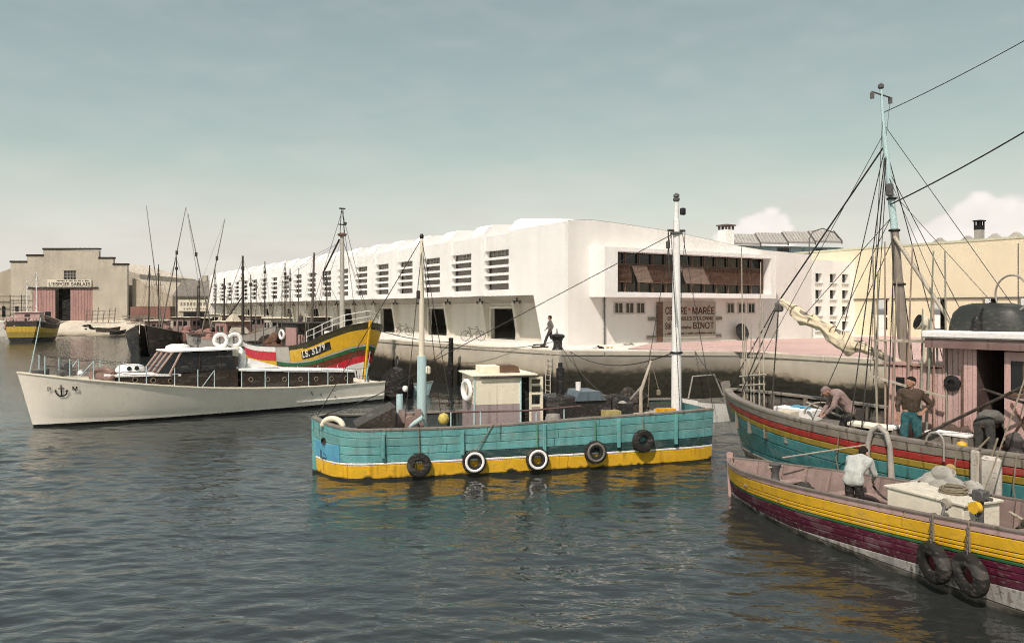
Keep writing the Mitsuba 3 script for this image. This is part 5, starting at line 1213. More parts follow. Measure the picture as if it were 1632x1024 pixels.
for i, (c_, sz, cc) in enumerate((((1.2, 0, 1.8), (.8, 1.2, 1.0), DARKWOOD), ((3.0, -.5, 1.8), (1.0, 1.0, 1.1), BROWN), ((3.6, .8, 1.8), (.8, .8, 1.3), DARK), ((8.3, .7, 1.8), (.8, .8, .9), DARKWOOD))):
    part(L, 'net_heap', heap(c_, sz, 90 + i, 20), cc, 'matte', True, 0, FL)
for l, y, zt in ((.6, -.9, 4.6), (1.6, .6, 6.8), (2.4, -1.2, 4.0), (3.2, 1.0, 7.6), (4.2, -.2, 5.6), (7.9, -1.2, 4.2), (8.4, -1.3, 3.9)):
    part(L, 'deck_post', rod((l, y, 1.7), (l + .1, y, zt), .05 if zt > 5 else .035, .03, 6), LGM_, 'paint', None, 0, FL)
for a_, b_ in (((10.25, 0, 9.0), (3.3, 1.0, 7.5)), ((6.5, .3, 8.3), (1.7, .6, 6.7)), ((10.25, 0, 9.0), (6.5, .3, 8.3))): stay(L, FL, a_, b_, .010)

# ================================================================ other boats of the harbour
def far_boat(name, label, o, h, Ln, B, sh, bands, masts, house=None, hc=PINK, nets=(), dirt=.1, near=1, extra=None):
    f = Fr(o, h); t = thing(name, label, 'fishing boat')
    H = Hull(t, f, Ln, [(0, .62 * B), (.12, .85 * B), (.45, B), (.75, .92 * B), (.9, .5 * B), (.97, .2 * B), (1, .05)], [(0, .4 * B), (.12, .6 * B), (.45, .85 * B), (.75, .65 * B), (.9, .25 * B), (.97, .1 * B), (1, .03)], sh, z0=-.4, rb=.6, dirt=dirt)
    H.shell(bands[0], bulwark=.5, cin=DARKWOOD)
    n = len(bands)
    for i, c in enumerate(bands):
        v0, v1 = H.frac(-.1, i / n), H.frac(-.1, (i + 1) / n)
        for sd in (-1, 1): part(H.hk, 'plank', H.band(sd, v0, v1, 0, 1, 18, .02, .006), c, 'paint', 35, dirt, f)
        H.transom_planks([(v0, v1, c)])
    H.rail(GREYWOOD, .14, .06)
    dzz = float(H.sh(.4)) - .45
    H.deck(dzz, DARKWOOD, .3, planks=False)
    if house:
        x0, x1, w, zt = house
        k = part(t, 'wheelhouse', box(x0, x1, -w, w, dzz, zt, .03), hc, 'paint', None, 0, f)
        part(k, 'roof', box(x0 - .2, x1 + .25, -w - .15, w + .15, zt + .005, zt + .09, .02), CREAM, 'paint', None, 0, f)
        for s in (-1, 1):
            for j in range(2): part(k, 'window', box(x0 + .3 + j * .7, x0 + .75 + j * .7, s * (w + .012) - .008, s * (w + .012) + .008, zt - .85, zt - .35), BLACK, 'glass_dark', None, 0, f)
        for j in range(3): part(k, 'window', box(x1 + .004, x1 + .02, -w + .15 + j * .55, -w + .55 + j * .55, zt - .85, zt - .35), BLACK, 'glass_dark', None, 0, f)
        part(k, 'door', box(x0 - .02, x0 - .004, -.35, .35, dzz + .05, zt - .25), DARKWOOD, 'paint', None, 0, f)
    for p, q, r, c in masts:
        k = part(t, 'mast', rod(p, q, r, r * .55, 8), c, 'paint', 50, 0, f)
        q, p = np.array(q, float), np.array(p, float)
        if r > .06:
            part(k, 'lamp', box(*(np.repeat(p + (q - p) * .86, 2) + [-.1, .1, -.1, .1, -.15, .15])), c, 'paint', None, 0, f)
            part(k, 'crosstree', rod(p + (q - p) * .72 + [0, -.45, 0], p + (q - p) * .72 + [0, .45, 0], .025, n=6), c, 'paint', None, 0, f)
            for e_ in ((Ln * .96, 0, float(H.sh(.96))), (p[0] - 2.2, B * .8, dzz + .4), (p[0] - 2.2, -B * .8, dzz + .4), (p[0] - 4.5, 0, dzz + 1.5)):
                stay(t, f, q * .97 + p * .03, e_, .011)
    for i, (c, sz, cc) in enumerate(nets):
        part(t, 'net_heap', heap((c[0], c[1], dzz + c[2]), sz, 50 + i + int(Ln * 7), 18), cc, 'matte', True, 0, f)
    if extra: extra(t, f, dzz)
    return t, f, H


def W2L(f, q):
    return (np.array(q) - f.o) @ np.stack([f.h, f.n, [0, 0, 1]], 1)


DKM, LGM = col(.045, .038, .034, .3), col(.20, .175, .155, .3)
# black trawler to the left behind the launch
def plate(t, f, dz_):
    part(t, 'name_plate', box(11.1, 11.9, 1.52, 1.60, 1.75, 2.1), col(.6, .58, .52, .3), 'paint', None, 0, f)
    part(t, 'name_plate_marks', cat([box(11.15 + .12 * i, 11.22 + .12 * i, 1.601, 1.62, 1.85, 2.0) for i in range(6)]), BLACK, 'matte', None, 0, f)
    k = part(t, 'outrigger_pole', rod((9.5, 1.6, 2.0), W2L(f, (-36.9, 81, 15.1)), .07, .025, 8), LGM, 'paint', 50, 0, f)
    part(t, 'pulpit', cat([tube([(11.5, .9, 2.6), (12.4, .4, 3.2), (12.6, 0, 3.3), (12.4, -.4, 3.2), (11.5, -.9, 2.6)], .04, 6), rod((12.4, .4, 2.6), (12.4, .4, 3.2), .03), rod((12.4, -.4, 2.6), (12.4, -.4, 3.2), .03)]), PALEWOOD, 'paint', None, 0, f)
far_boat('trawler', 'black hulled trawler with a small white name plate and tall thin masts', (-39.5, 91.0), (3.3, -13.5), 13.0, 2.1, [(0, 2.2), (.4, 1.9), (.8, 2.4), (1, 3.1)], [BLACK, BLACK, col(.03, .025, .025, .3)],
         [((8.5, 0, 1.4), (8.4, .1, 9.2), .09, DKM), ((3.0, 0, 1.4), (3.0, 0, 9.6), .08, DKM), ], (2.2, 4.6, 1.1, 3.4), col(.32, .2, .18, .4), [((6.5, .3, .1), (1.4, 1.0, .9), NET), ((10, 0, .1), (.9, .7, .6), DARKWOOD)], extra=plate)
# broad brown boat seen from astern with leaning tunny poles
def poles(t, f, dz_):
    for a, b in [[((f.o * 0 + np.array(q)) - f.o) @ np.stack([f.h, f.n, [0, 0, 1]], 1) for q in pq] for pq in (((-36.0, 82, 1.8), (-33.3, 82, 15.1)), ((-30.7, 82, 2.6), (-33.1, 82, 14.4)), ((-30.9, 80, 2.4), (-28.6, 80, 13.7)))]:
        k = part(t, 'outrigger_pole', rod(a, b, .085, .03, 8), LGM, 'paint', 50, 0, f)
        m = np.array(a) * .35 + np.array(b) * .65; part(k, 'fitting', box(*(np.repeat(m, 2) + [-.12, .12, -.12, .12, -.2, .2])), DKM, 'paint', None, 0, f)
        stay(t, f, np.array(b), (6.2, 0, 7.0), .009)
    for s in (-1, 1):
        part(t, 'gallows', tube([(1.2, s * 1.9, dz_), (1.2, s * 1.9, dz_ + 1.6), (1.8, s * 1.9, dz_ + 2.1), (2.4, s * 1.9, dz_ + 1.6), (2.4, s * 1.9, dz_)], .09, 8), PINKWOOD, 'paint', 50, 0, f)
    part(t, 'stern_rail', cat([tube([(.3, y, dz_ + .5 + .5 * math.cos(y * .7)) for y in np.linspace(-1.9, 1.9, 14)], .06, 6)] + [rod((.3, y, dz_), (.3, y, dz_ + .5 + .5 * math.cos(y * .7)), .05) for y in np.linspace(-1.8, 1.8, 9)]), PINKWOOD, 'paint', None, 0, f)
far_boat('trawler', 'brown trawler seen from astern with three tall leaning outrigger poles', (-31.6, 80.5), (-.35, 1), 13.0, 2.5, [(0, 2.3), (.4, 1.9), (1, 3.0)], [DARKWOOD, DARKWOOD, col(.20, .10, .08, .5)],
         [((6.2, 0, 1.4), (6.2, 0, 8.0), .10, DKM), ((9.5, .3, 1.4), (9.5, .3, 7.4), .09, LGM)], (4.0, 7.0, 1.2, 3.7), DARKWOOD, [((2.3, .4, .2), (1.4, 1.6, 1.3), NET), ((1.4, -1.0, .2), (.9, .9, 1.0), col(.34, .2, .17, .5)), ((3.2, -1.2, .1), (1.0, .8, 1.0), BROWN)], extra=poles)
def booms(t, f, dz_):
    part(t, 'derrick', rod((8.0, 0, 5.8), (4.8, -.4, 3.0), .06, .05, 8), DKM, 'paint', 50, 0, f)
    part(t, 'canvas_awning', hull([(5.6, s * .7, 3.3) for s in (-1, 1)] + [(7.6, s * .9, 2.6) for s in (-1, 1)] + [(6.4, 0, 4.6), (6.0, .1, 4.5)]), col(.5, .46, .38, .3), 'matte', 40, 0, f)
far_boat('trawler', 'trawler with dark masts and a pink striped wheelhouse behind the launch bridge', (-28.6, 73.6), (.72, -.69), 13.5, 2.1, [(0, 2.4), (.4, 2.1), (.8, 2.5), (1, 3.3)], [DARKWOOD, DARK, col(.35, .33, .3, .4)],
         [((4.6, 0, 1.6), (4.7, 0, 7.4), .10, DKM), ((8.0, 0, 1.6), (8.0, 0, 9.2), .15, DKM), ((8.7, .4, 1.6), (8.6, .4, 7.6), .07, DKM)], (5.2, 7.2, 1.1, 3.6), col(.34, .19, .17, .4), [((9.6, .2, .2), (1.2, 1.1, .9), BROWN), ((3, 0, .2), (1.2, 1.1, .8), NET)], extra=booms)
far_boat('trawler', 'small trawler with one slim dark mast beyond the yellow bowed trawler', (-24.4, 78.0), (.62, -.78), 12.0, 1.9, [(0, 2.3), (.4, 2.0), (1, 3.0)], [DARK, col(.3, .28, .25, .4), col(.42, .40, .36, .4)],
         [((7.0, 0, 1.5), (7.0, 0, 8.3), .085, DKM)], (3.2, 5.0, 1.0, 3.8), col(.50, .47, .42, .3), [((8.5, 0, .2), (1.1, 1, .9), col(.12, .09, .08, .5))])
def shed(t, f, dz_):
    part(t, 'stern_frame', cat([rod((.5, -2.2, dz_), (.5, -2.0, dz_ + 1.6), .10), rod((.5, 2.2, dz_), (.5, 2.0, dz_ + 1.6), .10), rod((.5, -2.1, dz_ + 1.5), (.5, 2.1, dz_ + 1.5), .09)] + [rod((.5, y, dz_), (.5, y + .1, dz_ + 1.5), .09) for y in (-1.4, -.7, .8, 1.5)]), PINK, 'paint', None, 0, f)
far_boat('trawler', 'pink topped trawler with an ochre band moored at the far left', (-69.0, 113.0), (-.35, 1), 15.0, 3.1, [(0, 3.0), (.4, 2.4), (1, 3.6)], [BLACK, OLIVE, col(.55, .36, .05, .4), DARKWOOD],
         [((6.0, -.6, 2), (6.0, -.6, 10.2), .11, WHITE), ((4.5, .3, 2), (4.5, .3, 8.8), .09, WHITE)], (3.2, 6.0, 1.6, 4.2), PINK, [((1.6, 1.1, .2), (1.3, 1.1, 1.3), col(.42, .25, .22, .5)), ((1.6, -1.3, .2), (1.2, 1.0, 1.1), PINK)], extra=shed)

for i, (o, h, lb, c, ml) in enumerate((((-30.2, 92.0), (.5, -.86), 'dark grey trawler with two thin masts in the crowd left of the white hall', col(.10, .09, .085, .4), 7.6), ((-36.5, 101.0), (.6, -.8), 'distant trawler with rusty brown upperworks near the end of the white hall', col(.16, .08, .06, .4), 7.2), ((-43.5, 118.0), (.3, -.95), 'farthest trawler with pale masts under the harbour house', col(.30, .28, .25, .4), 8.0))):
    far_boat('trawler', lb, o, h, 12.0, 1.9, [(0, 2.4), (.4, 2.0), (1, 3.1)], [DARK, c, col(.32, .29, .25, .4)], [((7.0, .2, 1.5), (7.1, .2, 2.2 + ml), .09, DKM), ((3.4, 0, 1.5), (3.3, .2, 1.6 + ml * .85), .07, LGM)], (3.6, 5.8, 1.1, 3.9), (PINKWOOD, BROWN, CREAM)[i], [((8.8, 0, .2), (1.3, 1.1, 1.0), NET), ((2.2, .2, .2), (1.0, 1.1, 1.0), (BROWN, NET, DARKWOOD)[i])])
for i, (o, h, lb, c, hc_, ml) in enumerate((((-26.0, 84.0), (.55, -.83), 'rust brown trawler with pale wheelhouse wedged between the moored boats before the hall', BROWN, CREAM, 7.0), ((-33.0, 88.0), (-.2, -.98), 'dark trawler with heaped pink nets right of the black hulled trawler', DARKWOOD, PINKWOOD, 7.8), ((-23.0, 90.0), (.5, -.85), 'small black trawler close under the far quay wall', BLACK, DARKWOOD, 6.2))):
    far_boat('trawler', lb, o, h, 11.0, 1.8, [(0, 2.4), (.4, 2.0), (1, 3.1)], [DARK, c, c], [((6.4, .2, 1.5), (6.5, .2, 2.2 + ml), .08, DKM), ((8.6, -.3, 1.5), (8.4, -.3, 1.5 + ml * .8), .06, LGM), ((2.9, 0, 1.5), (2.8, .2, 1.6 + ml * .7), .06, DKM)], (3.4, 5.4, 1.0, 3.8), hc_, [((8.0, 0, .2), (1.2, 1.0, 1.2), (BROWN, NET, DARKWOOD)[i]), ((2.0, .2, .2), (1.0, 1.0, 1.1), (NET, NET, BROWN)[i])])
# small craft
def punt(name, label, cat_, o, h, Ln, B, zt, c, z=0.0, inside=GREYWOOD, group=None):
    f = Fr(o, h, z); t = thing(name, label, cat_, group)
    H = Hull(t, f, Ln, [(0, .75 * B), (.3, B), (.7, .9 * B), (.92, .4 * B), (1, .05)], [(0, .55 * B), (.3, .8 * B), (.7, .65 * B), (.92, .2 * B), (1, .03)], [(0, zt), (.5, zt * .85), (1, zt * 1.2)], z0=-.15, rb=.25, dirt=0)
    H.shell(c, inner=.04, bulwark=.7 * zt, cin=inside)
    for i in range(3):
        for sd in (-1, 1): part(H.hk, 'plank', H.band(sd, H.frac(-.1, i / 3), H.frac(-.1, (i + 1) / 3), 0, 1, 14, .012, .004), c, 'paint', 35, 0, f)
    H.transom_planks([(.02, 1.0, c)], .012)
    H.rail(GREYWOOD, .07, .03); H.deck(.12, inside, .2, .05, planks=False)
    for l in (.3, .6): part(t, 'thwart', box(Ln * l - .12, Ln * l + .12, -B * .85, B * .85, zt * .62, zt * .62 + .04), GREYWOOD, 'matte', None, 0, f)
    return t, f
t, f = punt('dinghy', 'white dinghy stern with a grey frame between the white mast and the striped trawler', 'dinghy', (7.35, 33.2), (.88, .48), 4.2, .62, .85, col(.78, .75, .70, .15), .10)
part(t, 'frame', tube([(.4, .55, .8), (.6, .5, 1.75), (1.6, .3, 1.80), (2.1, .3, .9)], .035, 6), GREY, 'paint', 50, 0, f)
punt('dinghy', 'pale blue skiff lying beyond the stern of the white launch', 'dinghy', (-7.2, 44.5), (1, -.15), 2.9, .6, .62, PALEBLUE)
punt('punt', 'dark flat punt on the slipway before the workshop doors', 'dinghy', (-74.0, 143.3), (1, -.05), 4.2, .8, .8, DARKWOOD, .60)
punt('punt', 'dark upturned looking skiff at the water edge of the slipway', 'dinghy', (-70.6, 141.0), (1, .3), 2.6, .7, .75, BLACK, .22)
k = thing('mooring_buoy', 'large black round mooring buoy afloat between launch stern and quay', 'buoy')
part(k, 'drum', lathe([(.1, -.6), (.62, -.5), (.86, -.05), (.90, .35), (.82, .85), (.55, 1.25), (.22, 1.45), (.1, 1.5)], (-6.1, 42.6, 0.15), 28), col(.018, .018, .017, .6), 'matte', 45)
part(k, 'ring', ring((-6.1, 42.6, 1.85), .16, .04, (1, .5, 0), 16, 6), STEEL, 'paint', True)
part(k, 'post', rod((-6.1, 42.6, 1.5), (-6.1, 42.6, 2.2), .07, n=8), DARK, 'paint')
single('float', 'little white float on the side of the black mooring buoy', 'float', lathe([(.02, -.17), (.12, -.13), (.16, 0), (.12, .13), (.02, .17)], (-5.55, 41.75, .55), 14), WHITE, 'paint', True)

# ================================================================ people
def person(label, o, face, J, cols, scale=1.0, cat_='person', fine=.035, z=0.0):
    """J: joints in metres (x forward, y left). One continuous body; clothes and hair are its children."""
    f = Fr(o, face, z); t = thing('person', label, cat_)
    D = dict(pelvis=(0, 0, .95), waist=(0, 0, 1.08), chest=(.01, 0, 1.30), neck=(0, 0, 1.47), head=(.03, 0, 1.635), shL=(0, .18, 1.41), shR=(0, -.18, 1.41), elL=(-.02, .25, 1.13), elR=(-.02, -.25, 1.13),
             haL=(.06, .25, .90), haR=(.06, -.25, .90), hiL=(0, .09, .92), hiR=(0, -.09, .92), knL=(.03, .10, .50), knR=(.03, -.10, .50), anL=(0, .10, .09), anR=(0, -.10, .09), look=(1, 0, 0), toeL=None, toeR=None)
    D.update(J); D = {k: (np.array(v, float) * (1 if k == 'look' else scale) if v is not None else None) for k, v in D.items()}
    S = scale
    def ball(p, r): return m3.Manifold.sphere(r * S, 16).translate(list(map(float, p)))
    def bone(a, b, ra, rb): return m3.Manifold.batch_hull([ball(a, ra), ball(b, rb)])
    def mk(ms, ref=fine, it=6, fold=0.0):
        q = ms[0]
        for x in ms[1:]: q = q + x
        q = q.refine_to_length(ref); me = q.to_mesh()
        tm = trimesh.Trimesh(me.vert_properties[:, :3], me.tri_verts, process=True)
        trimesh.smoothing.filter_taubin(tm, lamb=.5, nu=.52, iterations=it)
        v = np.array(tm.vertices)
        if fold:
            w = np.stack([meshkit.fbm(v * [11, 11, 8] + 5 * i, 3, 7 + i) for i in range(3)], -1) - .5
            v = v + fold * w
        return v, np.array(tm.faces)
    lk = D['look'] / np.linalg.norm(D['look']); side = np.cross([0, 0, 1], lk); side /= np.linalg.norm(side); up = np.cross(lk, side)
    hd = D['head']; h = lambda a, b, c: hd + S * (lk * a + side * b + up * c)
    body = [m3.Manifold.batch_hull([ball(hd, .088), ball(h(-.03, 0, .025), .088), ball(h(.045, 0, -.065), .05), ball(h(.04, 0, .02), .07)]),
            m3.Manifold.batch_hull([ball(h(.085, 0, .01), .012), ball(h(.113, 0, -.035), .016), ball(h(.08, 0, -.04), .02)]), bone(h(.075, -.02, -.075), h(.075, .02, -.075), .015, .015),
            bone(h(-.01, .087, .0), h(-.015, .092, -.03), .022, .016), bone(h(-.01, -.087, .0), h(-.015, -.092, -.03), .022, .016), bone(h(-.02, 0, -.05), D['neck'], .058, .062)]
    tor = [m3.Manifold.batch_hull([ball(D['shL'], .06), ball(D['shR'], .06), ball(D['neck'], .055), ball(D['chest'] + side * .07, .115), ball(D['chest'] - side * .07, .115)]),
           m3.Manifold.batch_hull([ball(D['chest'] + side * .06, .115), ball(D['chest'] - side * .06, .115), ball(D['waist'] + side * .05, .10), ball(D['waist'] - side * .05, .10)]),
           m3.Manifold.batch_hull([ball(D['waist'] + side * .05, .10), ball(D['waist'] - side * .05, .10), ball(D['hiL'], .095), ball(D['hiR'], .095)])]
    body += tor
    gr = {}
    for s in 'LR':
        sh, el, ha = D['sh' + s], D['el' + s], D['ha' + s]
        body += [bone(sh, el, .052, .040), bone(el, ha, .039, .026)]
        d = (ha - el) / np.linalg.norm(ha - el); w = np.cross(d, lk if abs(d @ lk) < .9 else up); w /= np.linalg.norm(w)
        pn = np.cross(w, d); body.append(m3.Manifold.batch_hull([ball(ha, .026), ball(ha + d * .075 * S + w * .03 * S, .015), ball(ha + d * .075 * S - w * .03 * S, .015)]))
        for q, ln in ((-.032, .062), (-.011, .078), (.011, .073), (.031, .058)):
            a = ha + S * (d * .08 + w * q); b = a + S * (d * ln * .55 + pn * .012); c_ = b + S * (d * ln * .35 + pn * .03)
            body += [bone(a, b, .0105, .0095), bone(b, c_, .0095, .0075)]
        a = ha + S * (d * .025 + w * .03); b = a + S * (d * .03 + w * .03 + pn * .01); body += [bone(a, b, .013, .011), bone(b, b + S * (d * .03 + w * .006), .011, .009)]
        hi, kn, an = D['hi' + s], D['kn' + s], D['an' + s]
        to = D['toe' + s] if D['toe' + s] is not None else an + np.array([.17, 0, -.05]) * S
        body += [bone(hi, kn, .088, .058), bone(kn, an, .056, .038), bone(an + (0, 0, -.03), to, .042, .032)]
        gr[s] = to
    put(t + '__body', f.m(mk(body, min(fine, .03))), cols['skin'], 'matte', True); USED.add(t + '__body')
    inf = .018
    shirt = [m3.Manifold.batch_hull([ball(D['shL'], .085), ball(D['shR'], .085), ball(D['neck'] - (D['neck'] - D['chest']) * .05, .075), ball(D['chest'] + side * .08, .148), ball(D['chest'] - side * .08, .148)]),
             m3.Manifold.batch_hull([ball(D['chest'] + side * .07, .148), ball(D['chest'] - side * .07, .148), ball(D['waist'] + side * .055, .128), ball(D['waist'] - side * .055, .122)])]
    if cols.get('coat'): shirt.append(m3.Manifold.batch_hull([ball(D['waist'] + side * .055, .122), ball(D['waist'] - side * .055, .122), ball(D['hiL'] + (0, 0, -.02), .118), ball(D['hiR'] + (0, 0, -.02), .118)]))
    for s in 'LR':
        sh, el, ha = D['sh' + s], D['el' + s], D['ha' + s]
        shirt.append(bone(sh, el, .078, .060))
        if cols.get('long', True): shirt.append(bone(el, el + (ha - el) * (.86 if cols.get('long', True) is True else cols['long']), .055, .043))
    part(t, cols.get('top_name', 'jersey'), mk(shirt, min(fine, .03), 4, .034), cols['top'], 'matte', True, 0, f)
    tr = [m3.Manifold.batch_hull([ball(D['waist'] * .55 + D['pelvis'] * .45 + side * .05, .108), ball(D['waist'] * .55 + D['pelvis'] * .45 - side * .05, .108), ball(D['hiL'], .108), ball(D['hiR'], .108)])]
    for s in 'LR': tr += [bone(D['hi' + s], D['kn' + s], .104, .078), bone(D['kn' + s], D['an' + s], .077, .064)]
    part(t, 'trousers', mk(tr, min(fine, .03), 5, .045), cols['legs'], 'matte', True, 0, f)
    for s in 'LR': part(t, 'shoe', mk([m3.Manifold.batch_hull([ball(D['an' + s] + (0, 0, -.03), .052), ball(gr[s], .042), ball(D['an' + s] + (gr[s] - D['an' + s]) * -.2 + (0, 0, -.03), .045)])]), DARK, 'matte', True, 0, f)
    hr = m3.Manifold.batch_hull([ball(h(-.035, 0, .04), .092), ball(h(.015, 0, .058), .074), ball(h(-.055, 0, -.01), .075)])
    part(t, 'cap' if cols.get('cap') else 'hair', mk([hr], .025, 3), cols['hair'], 'matte', True, 0, f)
    if cols.get('cap'): part(t, 'cap_peak', mk([m3.Manifold.batch_hull([ball(h(.07, -.05, .055), .012), ball(h(.07, .05, .055), .012), ball(h(.15, 0, .045), .010)])], .03, 2), cols['hair'], 'matte', True, 0, f)
    return t


C1 = dict(skin=SKIN, hair=HAIR)
# walking man on the quay, heading left
person('man in grey shirt striding along the quay edge past the bollard', (2.2, 46.2), (-1, .12), dict(hiL=(0, .09, .90), hiR=(0, -.09, .90), knL=(.20, .09, .52), anL=(.36, .09, .10), knR=(-.06, -.09, .50), anR=(-.38, -.09, .20), toeR=(-.24, -.09, .06), elL=(-.16, .23, 1.16), haL=(-.08, .22, .95), elR=(.10, -.24, 1.16), haR=(.24, -.2, 1.0), look=(1, -.1, -.05)),
       {**C1, 'top': col(.16, .15, .14, .3), 'legs': col(.05, .048, .05, .3)}, 1.03, z=QZ + .005)
# man in a brown jersey on the trawler
pm = FC.p(9.78, 1.35, DKZ)
fdir = (-.45, -1.0)
person('man in dark brown jersey and teal trousers standing with a hand on his hip', pm[:2], fdir, dict(look=(1, -.85, .0), elL=(-.08, .40, 1.17), haL=(.04, .24, 1.02), elR=(.02, -.25, 1.14), haR=(.08, -.24, .88), knL=(.05, .14, .50), anL=(.04, .17, .09), knR=(.03, -.13, .5), anR=(0, -.14, .09)),
       {**C1, 'top': col(.075, .055, .042, .25), 'legs': col(.035, .115, .13, .35), 'long': .45}, 1.04, fine=.03, z=DKZ)
# man in a white coat bending in the yellow boat
pw = FY.p(7.12, .10, .33)
person('person in white smock seen from behind, bending over in the yellow boat', pw[:2], (.75, .75), dict(pelvis=(-.05, 0, .93), waist=(.0, 0, 1.04), chest=(.20, 0, 1.20), neck=(.34, 0, 1.31), head=(.47, 0, 1.38), look=(1, -.1, -.6), shL=(.28, .19, 1.25), shR=(.28, -.19, 1.25), elL=(.30, .27, .98), elR=(.40, -.26, .98), haL=(.40, .22, .76), haR=(.56, -.16, .82), hiL=(-.05, .09, .90), hiR=(-.05, -.09, .90)),
       {**C1, 'top': col(.46, .49, .47, .3), 'legs': DARK, 'coat': True, 'top_name': 'smock'}, 1.0, fine=.03, z=.33)
# man bent into the wheelhouse doorway
pd_ = FC.p(8.28, 1.15, DKZ)
person('man in dark grey clothes bent double before the wheelhouse doorway, back turned', pd_[:2], (.80, .60), dict(pelvis=(-.10, 0, .98), waist=(.02, 0, 1.06), chest=(.25, 0, 1.06), neck=(.42, 0, 1.0), head=(.54, 0, .93), look=(.5, 0, -1), shL=(.36, .19, 1.03), shR=(.36, -.19, 1.03), elL=(.38, .26, .75), elR=(.38, -.26, .75), haL=(.42, .2, .5), haR=(.42, -.2, .5), hiL=(-.10, .10, .95), hiR=(-.10, -.10, .95), knL=(-.04, .13, .5), knR=(-.04, -.13, .5), anL=(-.08, .14, .09), anR=(-.08, -.14, .09)),
       {**C1, 'top': col(.13, .13, .12, .3), 'legs': col(.06, .062, .058, .35)}, 1.0, z=DKZ)
# fair-haired person sitting on the far side of the yellow boat
ps = FY.p(5.62, -.88, .0)
person('fair haired person in dark clothes sitting beyond the white box in the yellow boat', ps[:2], (-.9, -.45), dict(pelvis=(0, 0, .83), waist=(.0, 0, .95), chest=(.05, 0, 1.17), neck=(.08, 0, 1.34), head=(.13, 0, 1.50), look=(1, .2, -.15), shL=(.06, .18, 1.28), shR=(.06, -.18, 1.28), elL=(.12, .24, 1.03), elR=(.12, -.24, 1.03), haL=(.34, .14, .95), haR=(.34, -.14, .95), hiL=(0, .09, .82), hiR=(0, -.09, .82), knL=(.40, .12, .84), knR=(.40, -.12, .84), anL=(.42, .12, .44), anR=(.42, -.12, .44)),
       {'skin': col(.45, .29, .2, .1), 'hair': col(.42, .29, .13, .2), 'top': col(.035, .033, .035, .3), 'legs': DARK}, 1.04, z=.05)
# hunched person in a pinkish jacket on the foredeck
pn_ = FC.p(11.45, 1.25, DKZ)
person('hunched person in a dusty pink jacket bending over the trawler foredeck', pn_[:2], (-.95, .1), dict(pelvis=(-.12, 0, .95), waist=(-.02, 0, 1.08), chest=(.16, 0, 1.26), neck=(.31, 0, 1.33), head=(.43, 0, 1.34), look=(.7, 0, -1), shL=(.22, .19, 1.28), shR=(.22, -.19, 1.28), elL=(.34, .22, 1.0), elR=(.34, -.22, 1.0), haL=(.48, .14, .82), haR=(.48, -.14, .82), hiL=(-.12, .09, .92), hiR=(-.12, -.09, .92)),
       {**C1, 'top': col(.27, .20, .19, .45), 'legs': BLACK, 'hair': col(.24, .17, .16, .4), 'cap': True, 'coat': True, 'top_name': 'jacket'}, 1.0, z=DKZ)
for i, (x, y, lb, fc_) in enumerate(((-23.4, 84.5, 'small dark figure standing on the far quay, left of two', (-1, 0)), (-22.4, 85.0, 'small dark figure standing on the far quay, right of two', (0, -1)))):
    person(lb, (x, y), fc_, {}, {**C1, 'top': col(.08, .075, .07, .3), 'legs': DARK}, 1.0, fine=.06, z=QZ)

# ================================================================ on the quay
def bicycle(label, o, h):
    f = Fr(o, h, QZ); t = thing('bicycle', label, 'bicycle')
    for x in (0, 1.05):
        w = part(t, 'wheel', ring((x, 0, .34), .325, .02, (0, 1, 0), 28, 6), BLACK, 'paint', True, 0, f)
        part(w, 'spokes', cat([rod((x, 0, .34), (x + .32 * math.cos(a), 0, .34 + .32 * math.sin(a)), .004, n=3) for a in np.linspace(0, 2 * math.pi, 16, endpoint=False)]), STEEL, 'paint', None, 0, f, kind='stuff')
    part(t, 'frame', cat([rod(a, b, .02, n=6) for a, b in (((0, .02, .34), (.42, 0, .30)), ((0, .02, .34), (.30, 0, .78)), ((.42, 0, .30), (.28, 0, .86)), ((.30, 0, .80), (.85, 0, .82)), ((.42, 0, .30), (.86, 0, .74)), ((.84, 0, .95), (.90, 0, .70)), ((.90, 0, .70), (1.05, .03, .34)))]), BLACK, 'paint', None, 0, f)
    part(t, 'handlebar', tube([(.70, .26, .92), (.84, .22, .98), (.84, 0, .98), (.84, -.22, .98), (.70, -.26, .92)], .015, 6), STEEL, 'paint', None, 0, f)
    part(t, 'saddle', hull([(.14, -.08, .9), (.14, .08, .9), (.42, 0, .9), (.16, 0, .95), (.40, 0, .93)]), BLACK, 'paint', None, 0, f)
    part(t, 'crank', cat([ring((.42, .05, .30), .09, .012, (0, 1, 0), 16, 5), rod((.42, .06, .30), (.5, .08, .16), .014), rod((.42, -.06, .30), (.34, -.08, .44), .014)]), STEEL, 'paint', None, 0, f)
bicycle('black bicycle parked on the quay between the two nearest hall doors', (-3.2, 55.3), (1, .15))
bicycle('black bicycle standing further along the quay, left of the tall cream mast', (-9.6, 66.6), (1, .2))
k = thing('bollard', 'black iron mooring bollard at the corner of the quay', 'bollard')
part(k, 'post', lathe([(.34, 0), (.30, .06), (.25, .15), (.23, .45), (.27, .58), (.36, .68), (.38, .76), (.34, .82), (.2, .86)], (2.45, 42.95, QZ), 24), BLACK, 'paint', 45)
single('rope_end', 'pale cone of rope end standing on top of the bollard', 'rope', lathe([(.10, 0), (.06, .1), (.02, .32)], (2.40, 42.95, QZ + .86), 10), GREY, 'matte', True)
rr = random.Random(12)
